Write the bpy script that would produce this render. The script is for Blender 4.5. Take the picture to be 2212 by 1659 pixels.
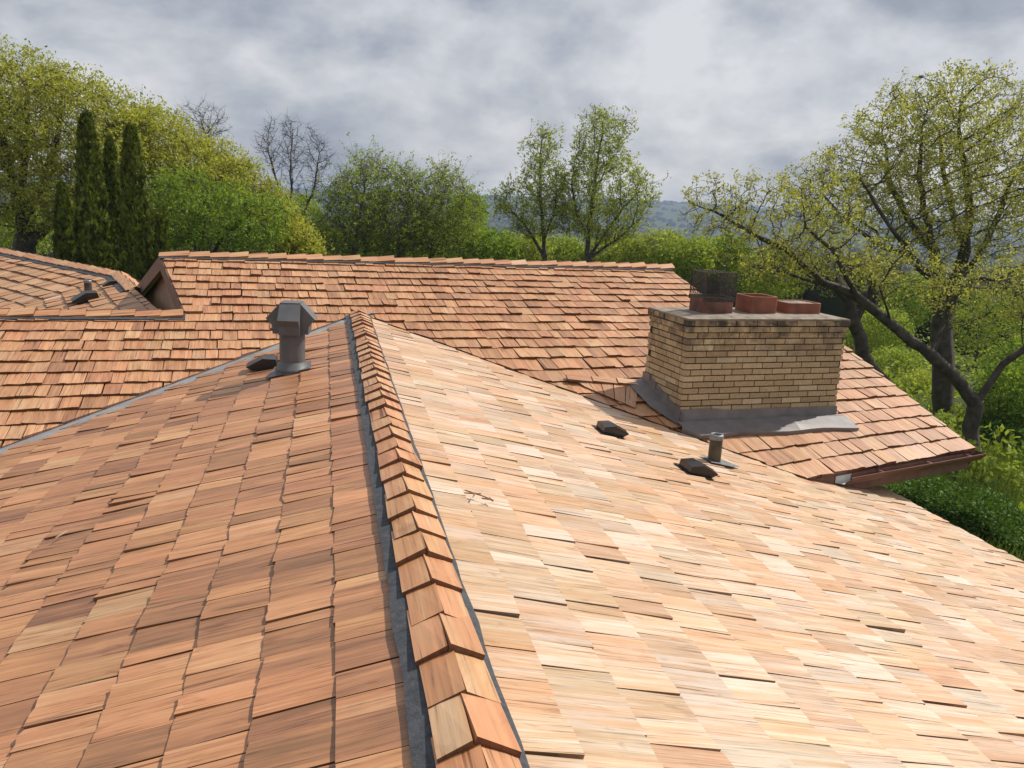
import bpy, math, random
import numpy as np
from mathutils import Vector, Matrix
random.seed(11); rng = np.random.default_rng(7)
R = math.radians
scn = bpy.context.scene
for _o in list(bpy.data.objects): bpy.data.objects.remove(_o)

# ------------------------------------------------------------------ camera
CAM = np.array([0.0, 0.0, 6.0])
FPX, PITCH, ROLL = 1776.08, 0.22097, 0.05185          # photo measured on a 2212 px wide copy
cp, sp, cr, sr = math.cos(PITCH), math.sin(PITCH), math.cos(ROLL), math.sin(ROLL)
fwd = np.array([0, cp, -sp]); up0 = np.array([0, sp, cp]); rt0 = np.array([1., 0, 0])
c_r = cr*rt0 + sr*up0; c_u = -sr*rt0 + cr*up0
cam_d = bpy.data.cameras.new('camera'); cam = bpy.data.objects.new('camera', cam_d)
scn.collection.objects.link(cam); scn.camera = cam
cam_d.sensor_width = 36; cam_d.lens = 36*FPX/2212
cam_d.clip_start = 0.05; cam_d.clip_end = 20000
M4 = Matrix.Identity(4)
for i in range(3):
    M4[i][0] = c_r[i]; M4[i][1] = c_u[i]; M4[i][2] = -fwd[i]; M4[i][3] = CAM[i]
cam.matrix_world = M4

# ------------------------------------------------------------------ light, sky, exposure
SUN_AZ, SUN_EL = R(56), R(48)                # azimuth measured from the view direction towards the right
sun_dir = np.array([math.sin(SUN_AZ)*math.cos(SUN_EL), math.cos(SUN_AZ)*math.cos(SUN_EL), math.sin(SUN_EL)])
sd = bpy.data.lights.new('sun', 'SUN'); so = bpy.data.objects.new('sun', sd); scn.collection.objects.link(so)
sd.energy = 4.1; sd.angle = R(0.9); sd.color = (1.0, 0.94, 0.85)
so.rotation_euler = Vector(-sun_dir).to_track_quat('-Z', 'Y').to_euler(); so.location = (30, 20, 40)
w = bpy.data.worlds.new('World'); scn.world = w; w.use_nodes = True
nt = w.node_tree; nt.nodes.clear()
def N(nt, typ, **kw):
    n = nt.nodes.new(typ)
    for k, v in kw.items(): setattr(n, k, v)
    return n
def L(nt, a, b): nt.links.new(a, b)
def setin(n, **kw):
    for k, v in kw.items(): n.inputs[k.replace('_', ' ')].default_value = v
def math_n(nt, op, a, b=None, c=None, clamp=False):
    n = N(nt, 'ShaderNodeMath', operation=op); n.use_clamp = clamp
    for i, x in enumerate((a, b, c)):
        if x is None: continue
        if isinstance(x, (int, float)): n.inputs[i].default_value = x
        else: L(nt, x, n.inputs[i])
    return n.outputs[0]
def ramp(nt, fac, stops, interp='LINEAR'):
    n = N(nt, 'ShaderNodeValToRGB'); cr_ = n.color_ramp; cr_.interpolation = interp
    while len(cr_.elements) < len(stops): cr_.elements.new(0.5)
    for e, (p, c) in zip(cr_.elements, stops): e.position = p; e.color = (*c, 1) if len(c) == 3 else c
    L(nt, fac, n.inputs[0]); return n.outputs[0]
def mixc(nt, fac, a, b, blend='MIX'):
    n = N(nt, 'ShaderNodeMix', data_type='RGBA', blend_type=blend)
    for i, x in ((0, fac), (6, a), (7, b)):
        if isinstance(x, (int, float)): n.inputs[i].default_value = x
        elif isinstance(x, tuple): n.inputs[i].default_value = (*x, 1) if len(x) == 3 else x
        else: L(nt, x, n.inputs[i])
    return n.outputs[2]
def noise(nt, vec, scale, detail=4, rough=0.55, dist=0.0):
    n = N(nt, 'ShaderNodeTexNoise'); setin(n, Scale=scale, Detail=detail, Roughness=rough, Distortion=dist)
    if vec is not None: L(nt, vec, n.inputs['Vector'])
    return n.outputs['Fac']
out = N(nt, 'ShaderNodeOutputWorld'); bg = N(nt, 'ShaderNodeBackground')
sky = N(nt, 'ShaderNodeTexSky', sky_type='NISHITA'); sky.sun_disc = False
sky.sun_elevation = SUN_EL; sky.sun_rotation = SUN_AZ; sky.dust_density = 2.0
tc = N(nt, 'ShaderNodeTexCoord'); sx = N(nt, 'ShaderNodeSeparateXYZ'); L(nt, tc.outputs['Generated'], sx.inputs[0])
mp = N(nt, 'ShaderNodeMapping'); L(nt, tc.outputs['Generated'], mp.inputs[0])
mp.inputs['Location'].default_value = (1.3, 0.6, 0.2); mp.inputs['Scale'].default_value = (1, 1, 1.75)
n1 = noise(nt, mp.outputs[0], 3.1, 9, 0.58, 0.12); n2 = noise(nt, mp.outputs[0], 8.5, 7, 0.55, 0.3)
n3 = noise(nt, mp.outputs[0], 4.2, 5, 0.5, 0.5)
puff = math_n(nt, 'MULTIPLY', math_n(nt, 'SUBTRACT', 0.13, math_n(nt, 'ABSOLUTE', math_n(nt, 'SUBTRACT', n3, 0.5))), 0.42)
cl0 = math_n(nt, 'ADD', math_n(nt, 'MULTIPLY', n1, 0.76), math_n(nt, 'MULTIPLY', n2, 0.24))
cl = math_n(nt, 'ADD', cl0, puff)
ccol = ramp(nt, cl, [(0.38, (0.265, 0.295, 0.36)), (0.455, (0.345, 0.375, 0.44)), (0.53, (0.475, 0.495, 0.54)), (0.62, (0.645, 0.655, 0.68))])
thin = ramp(nt, cl, [(0.40, (1, 1, 1)), (0.60, (0.9, 0.9, 0.9))])
sk = mixc(nt, 1.0, sky.outputs[0], (0.09, 0.09, 0.09), 'MULTIPLY')
L(nt, mixc(nt, thin, sk, ccol), bg.inputs[0]); bg.inputs[1].default_value = 1.0
L(nt, bg.outputs[0], out.inputs[0])
scn.view_settings.view_transform = 'Standard'; scn.view_settings.look = 'None'
scn.view_settings.exposure = 0.18; scn.view_settings.gamma = 1.0; scn.view_settings.use_curve_mapping = False
scn.cycles.max_bounces = 5; scn.cycles.diffuse_bounces = 2; scn.cycles.glossy_bounces = 2
scn.cycles.transmission_bounces = 3; scn.cycles.volume_bounces = 0; scn.cycles.transparent_max_bounces = 6
scn.cycles.sample_clamp_indirect = 4.0

# ------------------------------------------------------------------ helpers
def ray(px, py):
    X = (px-1106)/FPX; Y = (py-829.5)/FPX
    return fwd + X*c_r - Y*c_u
def onplane(px, py, n, p0):
    d = ray(px, py); return CAM + d*(np.dot(n, np.asarray(p0)-CAM)/np.dot(n, d))
def atY(px, py, Y):
    d = ray(px, py); return CAM + d*(Y/d[1])
def atZ(px, py, z):
    d = ray(px, py); return CAM + d*((z-CAM[2])/d[2])
def nrm(v):
    v = np.asarray(v, float); return v/np.linalg.norm(v)
col = scn.collection
ORG = {}
def tag(o, label=None, cat=None, group=None, kind=None):
    if label: o['label'] = label
    if cat: o['category'] = cat
    if group: o['group'] = group
    if kind: o['kind'] = kind
    return o
def link(o, parent, origin):
    col.objects.link(o); origin = np.asarray(origin, float)
    ORG[o.name] = origin
    if parent is not None:
        o.parent = parent; o.location = origin-ORG[parent.name]
    else: o.location = origin
    return o
def empty(name, loc, **kw):
    o = bpy.data.objects.new(name, None); o.empty_display_size = 0.2
    link(o, None, loc); return tag(o, **kw)
def mobj(name, V, F, mat, parent=None, origin=None, tint=None, g=None, smooth=False, mi=None):
    V = np.asarray(V, float).reshape(-1, 3)
    if origin is None: origin = V.mean(0) if len(V) else np.zeros(3)
    origin = np.asarray(origin, float)
    me = bpy.data.meshes.new(name)
    if isinstance(F, np.ndarray) and F.ndim == 2:
        n, k = F.shape
        me.vertices.add(len(V)); me.vertices.foreach_set('co', (V-origin).astype(np.float32).ravel())
        me.loops.add(n*k); me.loops.foreach_set('vertex_index', F.astype(np.int32).ravel())
        me.polygons.add(n); me.polygons.foreach_set('loop_start', (np.arange(n)*k).astype(np.int32))
        me.polygons.foreach_set('loop_total', np.full(n, k, np.int32)); me.update(calc_edges=True)
    else:
        me.from_pydata((V-origin).tolist(), [], [list(map(int, f)) for f in F])
    mats = mat if isinstance(mat, (list, tuple)) else [mat]
    for m in mats: me.materials.append(m)
    if mi is not None: me.polygons.foreach_set('material_index', np.asarray(mi, np.int32))
    if tint is not None:
        t = np.asarray(tint, np.float32).reshape(-1, 3)
        a = me.attributes.new('tint', 'FLOAT_VECTOR', 'POINT'); a.data.foreach_set('vector', t.ravel())
    if g is not None:
        a = me.attributes.new('grain', 'FLOAT_VECTOR', 'POINT'); a.data.foreach_set('vector', np.asarray(g, np.float32).ravel())
    if smooth: me.polygons.foreach_set('use_smooth', np.ones(len(me.polygons), bool))
    o = bpy.data.objects.new(name, me)
    return link(o, parent, origin)
BOXF = [(0, 3, 2, 1), (4, 5, 6, 7), (0, 1, 5, 4), (1, 2, 6, 5), (2, 3, 7, 6), (3, 0, 4, 7)]
def box8(P, U, V, W, u, v, w):
    P = np.asarray(P, float); o = []
    for ww in w:
        for uu, vv in ((u[0], v[0]), (u[1], v[0]), (u[1], v[1]), (u[0], v[1])): o.append(P+U*uu+V*vv+W*ww)
    return np.array(o)
X3, Y3, Z3 = np.eye(3)
class MB:
    def __init__(s): s.V = []; s.F = []; s.T = []; s.G = []; s.n = 0
    def add(s, V, F, T=None, G=None):
        s.V.append(np.asarray(V, float).reshape(-1, 3)); s.F += [tuple(i+s.n for i in f) for f in F]
        k = len(s.V[-1])
        s.T.append(np.asarray(T, float).reshape(-1, 3) if T is not None else np.zeros((k, 3)))
        s.G.append(np.asarray(G, float).reshape(-1, 3) if G is not None else np.zeros((k, 3)))
        s.n += k
    def box(s, P, U, V, W, u, v, w): s.add(box8(P, U, V, W, u, v, w), BOXF)
    def tube(s, P0, P1, r0, r1, n=14, caps=True):
        d = nrm(np.asarray(P1)-P0); a = nrm(np.cross(d, X3 if abs(d[0]) < .8 else Y3)); b = np.cross(d, a)
        th = np.arange(n)*2*math.pi/n; ring = np.outer(np.cos(th), a)+np.outer(np.sin(th), b)
        V = np.concatenate([P0+ring*r0, P1+ring*r1]); F = [(i, (i+1) % n, n+(i+1) % n, n+i) for i in range(n)]
        if caps: F += [tuple(range(n-1, -1, -1)), tuple(range(n, 2*n))]
        s.add(V, F)
    def prof(s, P, axis_pts, ring):  # lathe about vertical
        n = ring; th = np.arange(n)*2*math.pi/n; V = []; F = []
        for r, z in axis_pts: V += [np.asarray(P)+np.array([r*math.cos(t), r*math.sin(t), z]) for t in th]
        for k in range(len(axis_pts)-1):
            for i in range(n): F.append((k*n+i, k*n+(i+1) % n, (k+1)*n+(i+1) % n, (k+1)*n+i))
        s.add(V, F)
    def build(s, name, mat, parent=None, origin=None, tint=False, smooth=False):
        V = np.concatenate(s.V) if s.V else np.zeros((0, 3))
        return mobj(name, V, s.F, mat, parent, origin, np.concatenate(s.T) if tint else None, np.concatenate(s.G) if tint else None, smooth)

# ------------------------------------------------------------------ materials
def mat(name):
    m = bpy.data.materials.new(name); m.use_nodes = True
    t = m.node_tree; b = t.nodes['Principled BSDF']; return m, t, b
def bump(t, b, h, strength, dist):
    n = N(t, 'ShaderNodeBump'); setin(n, Strength=strength, Distance=dist); L(t, h, n.inputs['Height']); L(t, n.outputs[0], b.inputs['Normal'])
def cedar(name='cedar'):
    m, t, b = mat(name)
    at = N(t, 'ShaderNodeAttribute', attribute_name='tint'); ag = N(t, 'ShaderNodeAttribute', attribute_name='grain')
    s = N(t, 'ShaderNodeSeparateXYZ'); L(t, at.outputs['Vector'], s.inputs[0])
    def gm(x, y, z=1):
        mpn = N(t, 'ShaderNodeMapping'); mpn.inputs['Scale'].default_value = (x, y, z); L(t, ag.outputs['Vector'], mpn.inputs[0]); return mpn.outputs[0]
    fine = noise(t, gm(150, 3.2), 1.0, 4, 0.6, 0.15); mid = noise(t, gm(38, 1.3), 1.0, 3, 0.55, 0.3); broad = noise(t, gm(24, 2.0), 1.0, 3, 0.5, 0.2)
    blot = noise(t, gm(11, 9), 1.0, 3, 0.6)
    h = math_n(t, 'ADD', s.outputs[0], math_n(t, 'MULTIPLY', math_n(t, 'SUBTRACT', broad, 0.5), 0.62))
    h = math_n(t, 'ADD', h, math_n(t, 'MULTIPLY', math_n(t, 'SUBTRACT', mid, 0.5), 0.6), clamp=True)
    c = ramp(t, h, [(0.0, (0.25, 0.118, 0.052)), (0.2, (0.375, 0.170, 0.080)), (0.42, (0.53, 0.245, 0.110)), (0.62, (0.60, 0.330, 0.165)), (0.82, (0.63, 0.415, 0.255)), (1.0, (0.68, 0.53, 0.41))])
    split = ramp(t, noise(t, gm(62, 1.6), 1.0, 2, 0.5, 0.1), [(0.30, (0.30, 0.22, 0.17)), (0.345, (1, 1, 1))])
    stain = ramp(t, noise(t, gm(16, 5), 1.0, 4, 0.6, 0.6), [(0.30, (0.60, 0.52, 0.46)), (0.40, (1, 1, 1))])
    c = mixc(t, 0.85, c, split, 'MULTIPLY'); c = mixc(t, 0.6, c, stain, 'MULTIPLY')
    ax_ = math_n(t, 'FRACT', math_n(t, 'MULTIPLY', s.outputs[1], 7.31))
    c = mixc(t, 0.38, c, ramp(t, ax_, [(0.0, (1.05, 0.90, 0.88)), (0.5, (1.0, 1.0, 1.0)), (1.0, (0.90, 0.985, 0.80))]), 'MULTIPLY')
    v = math_n(t, 'ADD', 0.70, math_n(t, 'MULTIPLY', s.outputs[1], 0.28))
    v = math_n(t, 'ADD', v, math_n(t, 'MULTIPLY', math_n(t, 'SUBTRACT', fine, 0.5), 0.75))
    v = math_n(t, 'ADD', v, math_n(t, 'MULTIPLY', math_n(t, 'SUBTRACT', blot, 0.5), 0.22))
    crack = ramp(t, fine, [(0.33, (0.45, 0.38, 0.33)), (0.41, (1, 1, 1))])
    c = mixc(t, 1.0, c, v, 'MULTIPLY'); c = mixc(t, 0.8, c, crack, 'MULTIPLY')
    eg_shade = mixc(t, s.outputs[2], (1, 1, 1), (0.27, 0.20, 0.165)); c = mixc(t, 1.0, c, eg_shade, 'MULTIPLY')  # end grain tint, deepened to paint shade onto butts, sides and undersides
    L(t, c, b.inputs['Base Color'])
    L(t, math_n(t, 'ADD', 0.33, math_n(t, 'MULTIPLY', mid, 0.28)), b.inputs['Roughness']); b.inputs['Specular IOR Level'].default_value = 0.65
    hh = math_n(t, 'ADD', math_n(t, 'MULTIPLY', fine, 0.6), mid); bump(t, b, hh, 0.55, 0.004)
    return m
MAT_CEDAR = cedar()
def simple(name, c, rough=0.6, metal=0.0, var=0.15, scale=8, bstr=0.0, bscale=60, spec=0.5, c2=None):
    m, t, b = mat(name); tcn = N(t, 'ShaderNodeTexCoord')
    n = noise(t, tcn.outputs['Object'], scale, 5, 0.6)
    if c2 is None: c2 = tuple(x*(1-2*var) for x in c); c = tuple(min(1, x*(1+var)) for x in c)
    L(t, ramp(t, n, [(0.32, c2), (0.68, c)]), b.inputs['Base Color'])
    b.inputs['Roughness'].default_value = rough; b.inputs['Metallic'].default_value = metal; b.inputs['Specular IOR Level'].default_value = spec
    if bstr: bump(t, b, noise(t, tcn.outputs['Object'], bscale, 4, 0.6), bstr, 0.01)
    return m
MAT_DECK = simple('roof_deck_felt', (0.05, 0.04, 0.035), 0.9)
MAT_MEMB = simple('black_membrane', (0.055, 0.060, 0.070), 0.75, var=0.25, scale=30, bstr=0.4, bscale=140)
MAT_VALLEY = simple('galvanised_valley', (0.42, 0.45, 0.47), 0.42, 0.55, 0.12, 5)
MAT_PAINTED = simple('grey_painted_metal', (0.115, 0.115, 0.118), 0.48, 0.0, 0.12, 6, spec=0.6, bstr=0.08, bscale=25)
MAT_FLASH = simple('brown_grey_flashing', (0.20, 0.18, 0.175), 0.55, 0.0, 0.12, 5, bstr=0.1, bscale=7)
MAT_BLACKV = simple('black_vent_metal', (0.016, 0.015, 0.014), 0.3, 0.0, 0.2, 8, spec=0.6)
MAT_DARK = simple('dark_opening', (0.008, 0.007, 0.006), 0.9)
MAT_PIPE = simple('brown_pipe', (0.085, 0.065, 0.04), 0.5, 0.0, 0.3, 9)
MAT_LEAD = simple('lead_collar', (0.26, 0.27, 0.285), 0.45, 0.4, 0.2, 14)
MAT_GUTTER = simple('brown_gutter', (0.19, 0.085, 0.06), 0.38, 0.0, 0.12, 4, spec=0.5)
MAT_GUTTIN = simple('gutter_inside', (0.55, 0.55, 0.53), 0.5, 0.0, 0.1, 8)
MAT_FASCIA = simple('brown_fascia', (0.20, 0.105, 0.068), 0.6, 0.0, 0.15, 7)
MAT_SOFFIT = simple('tan_gable_wall', (0.44, 0.26, 0.155), 0.7, 0.0, 0.12, 3)
MAT_WALL = simple('house_wall', (0.16, 0.10, 0.07), 0.8, 0.0, 0.12, 2)
MAT_MORTAR = simple('dark_mortar', (0.04, 0.034, 0.025), 0.95, 0.0, 0.25, 30, 0.5, 90)
MAT_CONC = simple('chimney_wash', (0.33, 0.275, 0.21), 0.9, 0.0, 0.2, 9, 0.5, 50, c2=(0.14, 0.115, 0.09))
MAT_CLAY = simple('clay_flue', (0.27, 0.088, 0.046), 0.6, 0.0, 0.2, 5, 0.2, 30)
MAT_CLAYD = simple('sooty_clay_flue', (0.20, 0.085, 0.055), 0.7, 0.0, 0.3, 7, 0.2, 30)
MAT_MESH = simple('dark_wire_mesh', (0.075, 0.06, 0.05), 0.6, 0.3, 0.3, 9)
def brick_mat():
    m, t, b = mat('tan_brick'); tcn = N(t, 'ShaderNodeTexCoord'); geo = N(t, 'ShaderNodeNewGeometry')
    at = N(t, 'ShaderNodeAttribute', attribute_name='tint'); s = N(t, 'ShaderNodeSeparateXYZ'); L(t, at.outputs['Vector'], s.inputs[0])
    c = ramp(t, s.outputs[0], [(0, (0.40, 0.29, 0.168)), (0.5, (0.56, 0.425, 0.25)), (1, (0.68, 0.55, 0.355))])
    f = noise(t, geo.outputs['Position'], 55, 4, 0.65); st = noise(t, geo.outputs['Position'], 5.5, 4, 0.6)
    c = mixc(t, 1.0, c, ramp(t, f, [(0.3, (0.72, 0.70, 0.66)), (0.7, (1.15, 1.14, 1.1))]), 'MULTIPLY')
    soot = math_n(t, 'MULTIPLY', s.outputs[1], ramp(t, st, [(0.36, (0, 0, 0)), (0.58, (1, 1, 1))]))
    c = mixc(t, soot, c, (0.06, 0.05, 0.04))
    L(t, c, b.inputs['Base Color']); b.inputs['Roughness'].default_value = 0.8
    bump(t, b, math_n(t, 'ADD', f, noise(t, geo.outputs['Position'], 130, 3, 0.6)), 0.9, 0.012); return m
MAT_BRICK = brick_mat()
def leaf_mat(name, c0, c1, trans=0.35, scale=0.9):
    m, t, b = mat(name); geo = N(t, 'ShaderNodeNewGeometry')
    at = N(t, 'ShaderNodeAttribute', attribute_name='tint'); s = N(t, 'ShaderNodeSeparateXYZ'); L(t, at.outputs['Vector'], s.inputs[0])
    n = noise(t, geo.outputs['Position'], scale, 3, 0.6)
    f = math_n(t, 'ADD', math_n(t, 'MULTIPLY', n, 0.6), math_n(t, 'MULTIPLY', s.outputs[0], 0.5))
    c = ramp(t, f, [(0.25, c0), (0.75, c1)])
    L(t, c, b.inputs['Base Color']); b.inputs['Roughness'].default_value = 0.6; b.inputs['Specular IOR Level'].default_value = 0.12
    tr = N(t, 'ShaderNodeBsdfTranslucent'); L(t, mixc(t, 1.0, c, (1.25, 1.2, 0.6), 'MULTIPLY'), tr.inputs[0])
    mx = N(t, 'ShaderNodeMixShader'); mx.inputs[0].default_value = trans
    L(t, b.outputs[0], mx.inputs[1]); L(t, tr.outputs[0], mx.inputs[2]); L(t, mx.outputs[0], t.nodes['Material Output'].inputs[0]); return m
MAT_OAK = leaf_mat('young_oak_leaves', (0.20, 0.215, 0.034), (0.53, 0.54, 0.15), 0.4)
MAT_OAKL = leaf_mat('yellow_green_leaves', (0.213, 0.238, 0.032), (0.525, 0.537, 0.098), 0.4)
MAT_GREEN = leaf_mat('fresh_green_leaves', (0.104, 0.177, 0.022), (0.281, 0.39, 0.061), 0.4)
MAT_LIME = leaf_mat('lime_leaves', (0.183, 0.232, 0.037), (0.415, 0.476, 0.11), 0.45)
MAT_WILLOW = leaf_mat('soft_green_leaves', (0.15, 0.21, 0.03), (0.37, 0.46, 0.08), 0.4)
MAT_THUJA = leaf_mat('arborvitae_foliage', (0.024, 0.042, 0.007), (0.19, 0.23, 0.032), 0.2, 3.5)
MAT_HEDGE = leaf_mat('hedge_leaves', (0.037, 0.079, 0.012), (0.122, 0.22, 0.037), 0.25, 1.2)
MAT_GRASS = leaf_mat('grass_blades', (0.075, 0.125, 0.022), (0.18, 0.25, 0.055), 0.3, 0.6)
MAT_BARK = simple('dark_bark', (0.085, 0.07, 0.055), 0.9, 0.0, 0.3, 5, 0.8, 14)
MAT_BARKG = simple('grey_bark', (0.11, 0.095, 0.08), 0.9, 0.0, 0.3, 5, 0.6, 14)

# ------------------------------------------------------------------ roof frames
ZC = CAM[2]
aN, bM = -0.2282, 0.3303
sL, sR, sM = 0.247, 0.2531, 0.2768
dN = np.array([math.sin(aN), math.cos(aN), 0]); rN = np.array([math.cos(aN), -math.sin(aN), 0])
dM = np.array([math.cos(bM), math.sin(bM), 0]); fM = np.array([-math.sin(bM), math.cos(bM), 0])
A0 = np.array([0.4207, 0, ZC-1.5]); AP = A0+10.8129*dN
class Frame:
    """roof plane: u along the courses, v up the slope, h off the plane"""
    def __init__(s, O, horiz, uphill, slope, drop):
        s.U = nrm(horiz); s.k = math.hypot(1, slope); s.V = np.array([uphill[0], uphill[1], slope])/s.k
        n = np.cross(s.U, s.V); s.flip = n[2] < 0; s.Nn = -n if s.flip else n
        s.O = np.asarray(O)-s.Nn*drop
    def P(s, u, v, h=0.0): return s.O+s.U*u+s.V*v+s.Nn*h
    def px(s, x, y):
        w_ = onplane(x, y, s.Nn, s.O)-s.O; return float(w_@s.U), float(w_@s.V)
FNL = Frame(A0, dN, rN, sL, 0.047); FNR = Frame(A0, dN, -rN, sR, 0.047); FM = Frame(AP, dM, fM, sM, 0.03)
def isect_line(fa, fb):
    """intersection line of two planes in the (u,v) of fa: returns point,dir in uv"""
    d = np.cross(fa.Nn, fb.Nn); d /= np.linalg.norm(d)
    A_ = np.array([fa.Nn, fb.Nn, d]); p = np.linalg.solve(A_, [fa.Nn@fa.O, fb.Nn@fb.O, d@fa.O])
    w_ = p-fa.O; return np.array([w_@fa.U, w_@fa.V]), np.array([d@fa.U, d@fa.V]), p, d
def halfplane(p, d, keep, off=0.0):
    """a*u+b*v<=c keeping the side of point keep; off shrinks inward"""
    n = np.array([d[1], -d[0]])/np.hypot(*d); c = n@p
    if n@np.asarray(keep) > c: n = -n; c = -c
    return (n[0], n[1], c-off)
def clip(poly, hp):
    a, b, c = hp; o = []
    for i in range(len(poly)):
        p, q = poly[i-1], poly[i]; dp = a*p[0]+b*p[1]-c; dq = a*q[0]+b*q[1]-c
        if (dp <= 0) != (dq <= 0):
            t = dp/(dp-dq); o.append((p[0]+t*(q[0]-p[0]), p[1]+t*(q[1]-p[1])))
        if dq <= 0: o.append(q)
    return o
def shake_mesh(fr, u0, u1, v0, E, rects, t_b, rr, detail):
    """one tapered split shake; returns V,F,T,G (world) or None"""
    Lg = E+0.075; hb = 0.013+t_b; h_end = 0.012
    tw = rr.uniform(-1, 1)*0.004; j0, j1 = rr.normal(0, 0.005, 2); s0, s1 = rr.normal(0, 0.003, 2)
    go = rr.uniform(0, 40, 2); tn = np.array([np.clip(rr.normal(0, 1), -2.2, 2.2), rr.uniform(0, 1), 0.0])
    skew = rr.normal(0, 0.012)
    def top(u, v):
        f = np.clip((v-v0)/Lg, 0, 1); return hb+(h_end-hb)*f+tw*(2*(u-u0)/(u1-u0)-1)*(1-f)
    rect = [(u0+s0, v0+j0), (u1+s1, v0+j1), (u1+s1*.5-skew*.3, v0+Lg), (u0+s0*.5-skew*.3, v0+Lg)]
    poly = rect; area0 = poly_area(poly)
    for hp in rects:
        poly = clip(poly, hp)
        if len(poly) < 3: return None
    ar = poly_area(poly)
    if ar < 0.0012: return None
    V = []; F = []; T = []; G = []
    def put(u, v, h, e=0.0):
        V.append(fr.P(u, v, h)); T.append((tn[0], tn[1], e)); G.append((u+go[0], v+go[1], go[0])); return len(V)-1
    if ar > area0*0.999 and detail:
        nu = max(2, int(round((u1-u0)/0.045))); rg = rr.normal(0, 0.0016, nu+1)
        cup = rr.normal(0, 0.002)
        vs = (0.0, 0.45, 1.0); idx = []
        for a in vs:
            row = []
            for i in range(nu+1):
                f = i/nu; ub = (u0+s0)*(1-f)+(u1+s1)*f-skew*.3*a; vb = v0+(j0*(1-f)+j1*f)*(1-a)+a*Lg
                if a == 0: vb += rr.normal(0, 0.0022)
                h = top(u0*(1-f)+u1*f, v0+a*Lg)+rg[i]*(1-.5*a)+cup*(2*f-1)**2*(1-a)
                row.append(put(ub, vb, h))
            idx.append(row)
        for r_ in range(2):
            for i in range(nu): F.append((idx[r_][i], idx[r_][i+1], idx[r_+1][i+1], idx[r_+1][i]))
        ft = []; fb = []
        for i in range(nu+1):
            a = idx[0][i]; pa = V[a]; ft.append(len(V)); V.append(pa); T.append((tn[0], tn[1], 1)); G.append((go[0]+i*.01, go[1], 3))
            V.append(pa-fr.Nn*(t_b+0.016)+fr.V*0.006); T.append((tn[0], tn[1], 1)); G.append((go[0]+i*.01, go[1]+.02, 3)); fb.append(len(V)-1)
        for i in range(nu): F.append((fb[i], fb[i+1], ft[i+1], ft[i]))
        for col_, sgn in ((0, 1), (nu, -1)):
            q = [idx[0][col_], idx[1][col_], idx[2][col_]]; b_ = []
            for k_ in q: b_.append(len(V)); V.append(V[k_]-fr.Nn*0.03); T.append((tn[0], tn[1], .7)); G.append((go[0], G[k_][1], 2))
            t_ = []
            for k_ in q: t_.append(len(V)); V.append(V[k_]); T.append((tn[0], tn[1], .7)); G.append((go[0], G[k_][1], 2))
            for r_ in range(2):
                f_ = (b_[r_], t_[r_], t_[r_+1], b_[r_+1]); F.append(f_ if sgn > 0 else f_[::-1])
    else:
        n = len(poly); tp = [put(u, v, float(top(u, v))) for u, v in poly]; F.append(tuple(tp))
        for i in range(n):
            u, v = poly[i]; u2, v2 = poly[(i+1) % n]; a = len(V)
            put(u, v, float(top(u, v)), .8); put(u2, v2, float(top(u2, v2)), .8); put(u2, v2, -.006, .8); put(u, v, -.006, .8)
            F.append((a, a+3, a+2, a+1))
    if fr.flip: F = [f[::-1] for f in F]
    return np.array(V), F, np.array(T), np.array(G)
def poly_area(p):
    return abs(sum(p[i-1][0]*p[i][1]-p[i][0]*p[i-1][1] for i in range(len(p))))/2 if len(p) > 2 else 0
def screen(P):
    d = np.asarray(P)-CAM; z = d@fwd
    return np.array([1106+FPX*(d@c_r)/z, 829.5-FPX*(d@c_u)/z]), z
def field(fr, v_first, E, ncourse, umin, umax, region, seed, detail=True, wmin=0.10, wmax=0.25, hue=0.0, val=0.0, thick=.020, pale=.004, spread=.10):
    """list of shakes: dict(score,V,F,T,G)"""
    rr = np.random.default_rng(seed); res = []
    for k in range(ncourse):
        v0 = v_first+k*E; u = umin+rr.uniform(-.2, 0); ch = rr.normal(0, .02)
        while u < umax:
            w_ = wmin+(wmax-wmin)*rr.beta(1.3, 1.3); u1 = u+w_
            g_ = rr.choice([0.002, 0.004, 0.007, 0.011], p=[.35, .35, .2, .1])
            uc, vc = (u+u1)/2, v0+E/2
            hp = region(uc, vc)
            if hp is not None:
                P, z = screen(fr.P(uc, vc))
                if z > 0.3 and -260 < P[0] < 2480 and -100 < P[1] < 2250:
                    tb = float(np.clip(rr.normal(thick, thick*.27), .007, .05))
                    s = shake_mesh(fr, u, u1-g_, v0, E, hp, tb, rr, detail)
                    if s is not None:
                        V, F, T, G = s; T[:, 0] = np.clip(.5+T[:, 0]*spread+hue+ch, 0, 1); T[:, 1] = np.clip(T[:, 1]+val, 0, 1)
                        if rr.random() < pale: T[:, 0] = 1.0; T[:, 1] = 1.0  # rare near-white shake; the right slope gets extra ones as painted glare
                        q = [screen(fr.P(a, b))[0] for a, b in ((u, v0), (u1, v0), (u1, v0+E), (u, v0+E))]
                        q = [(min(max(a[0], 0), 2212), min(max(a[1], 0), 1659)) for a in q]
                        res.append(dict(score=poly_area(q), V=V, F=F, T=T, G=G))
            u = u1
    return res
def emit_fields(fields, limit=300):
    """fields: list of (parent, shakes). the largest in view are single parts, the rest one part per slope"""
    allS = sorted(((s['score'], i, s) for i, (p, ss) in enumerate(fields) for s in ss), key=lambda x: -x[0])
    top = set(id(s) for _, _, s in allS[:limit])
    for parent, ss in fields:
        rest = MB()
        for s in ss:
            if id(s) in top: mobj('shake', s['V'], s['F'], MAT_CEDAR, parent, None, s['T'], s['G'])
            else: rest.add(s['V'], s['F'], s['T'], s['G'])
        if rest.n: tag(rest.build('shake_courses', MAT_CEDAR, parent, tint=True), kind='stuff')
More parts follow.
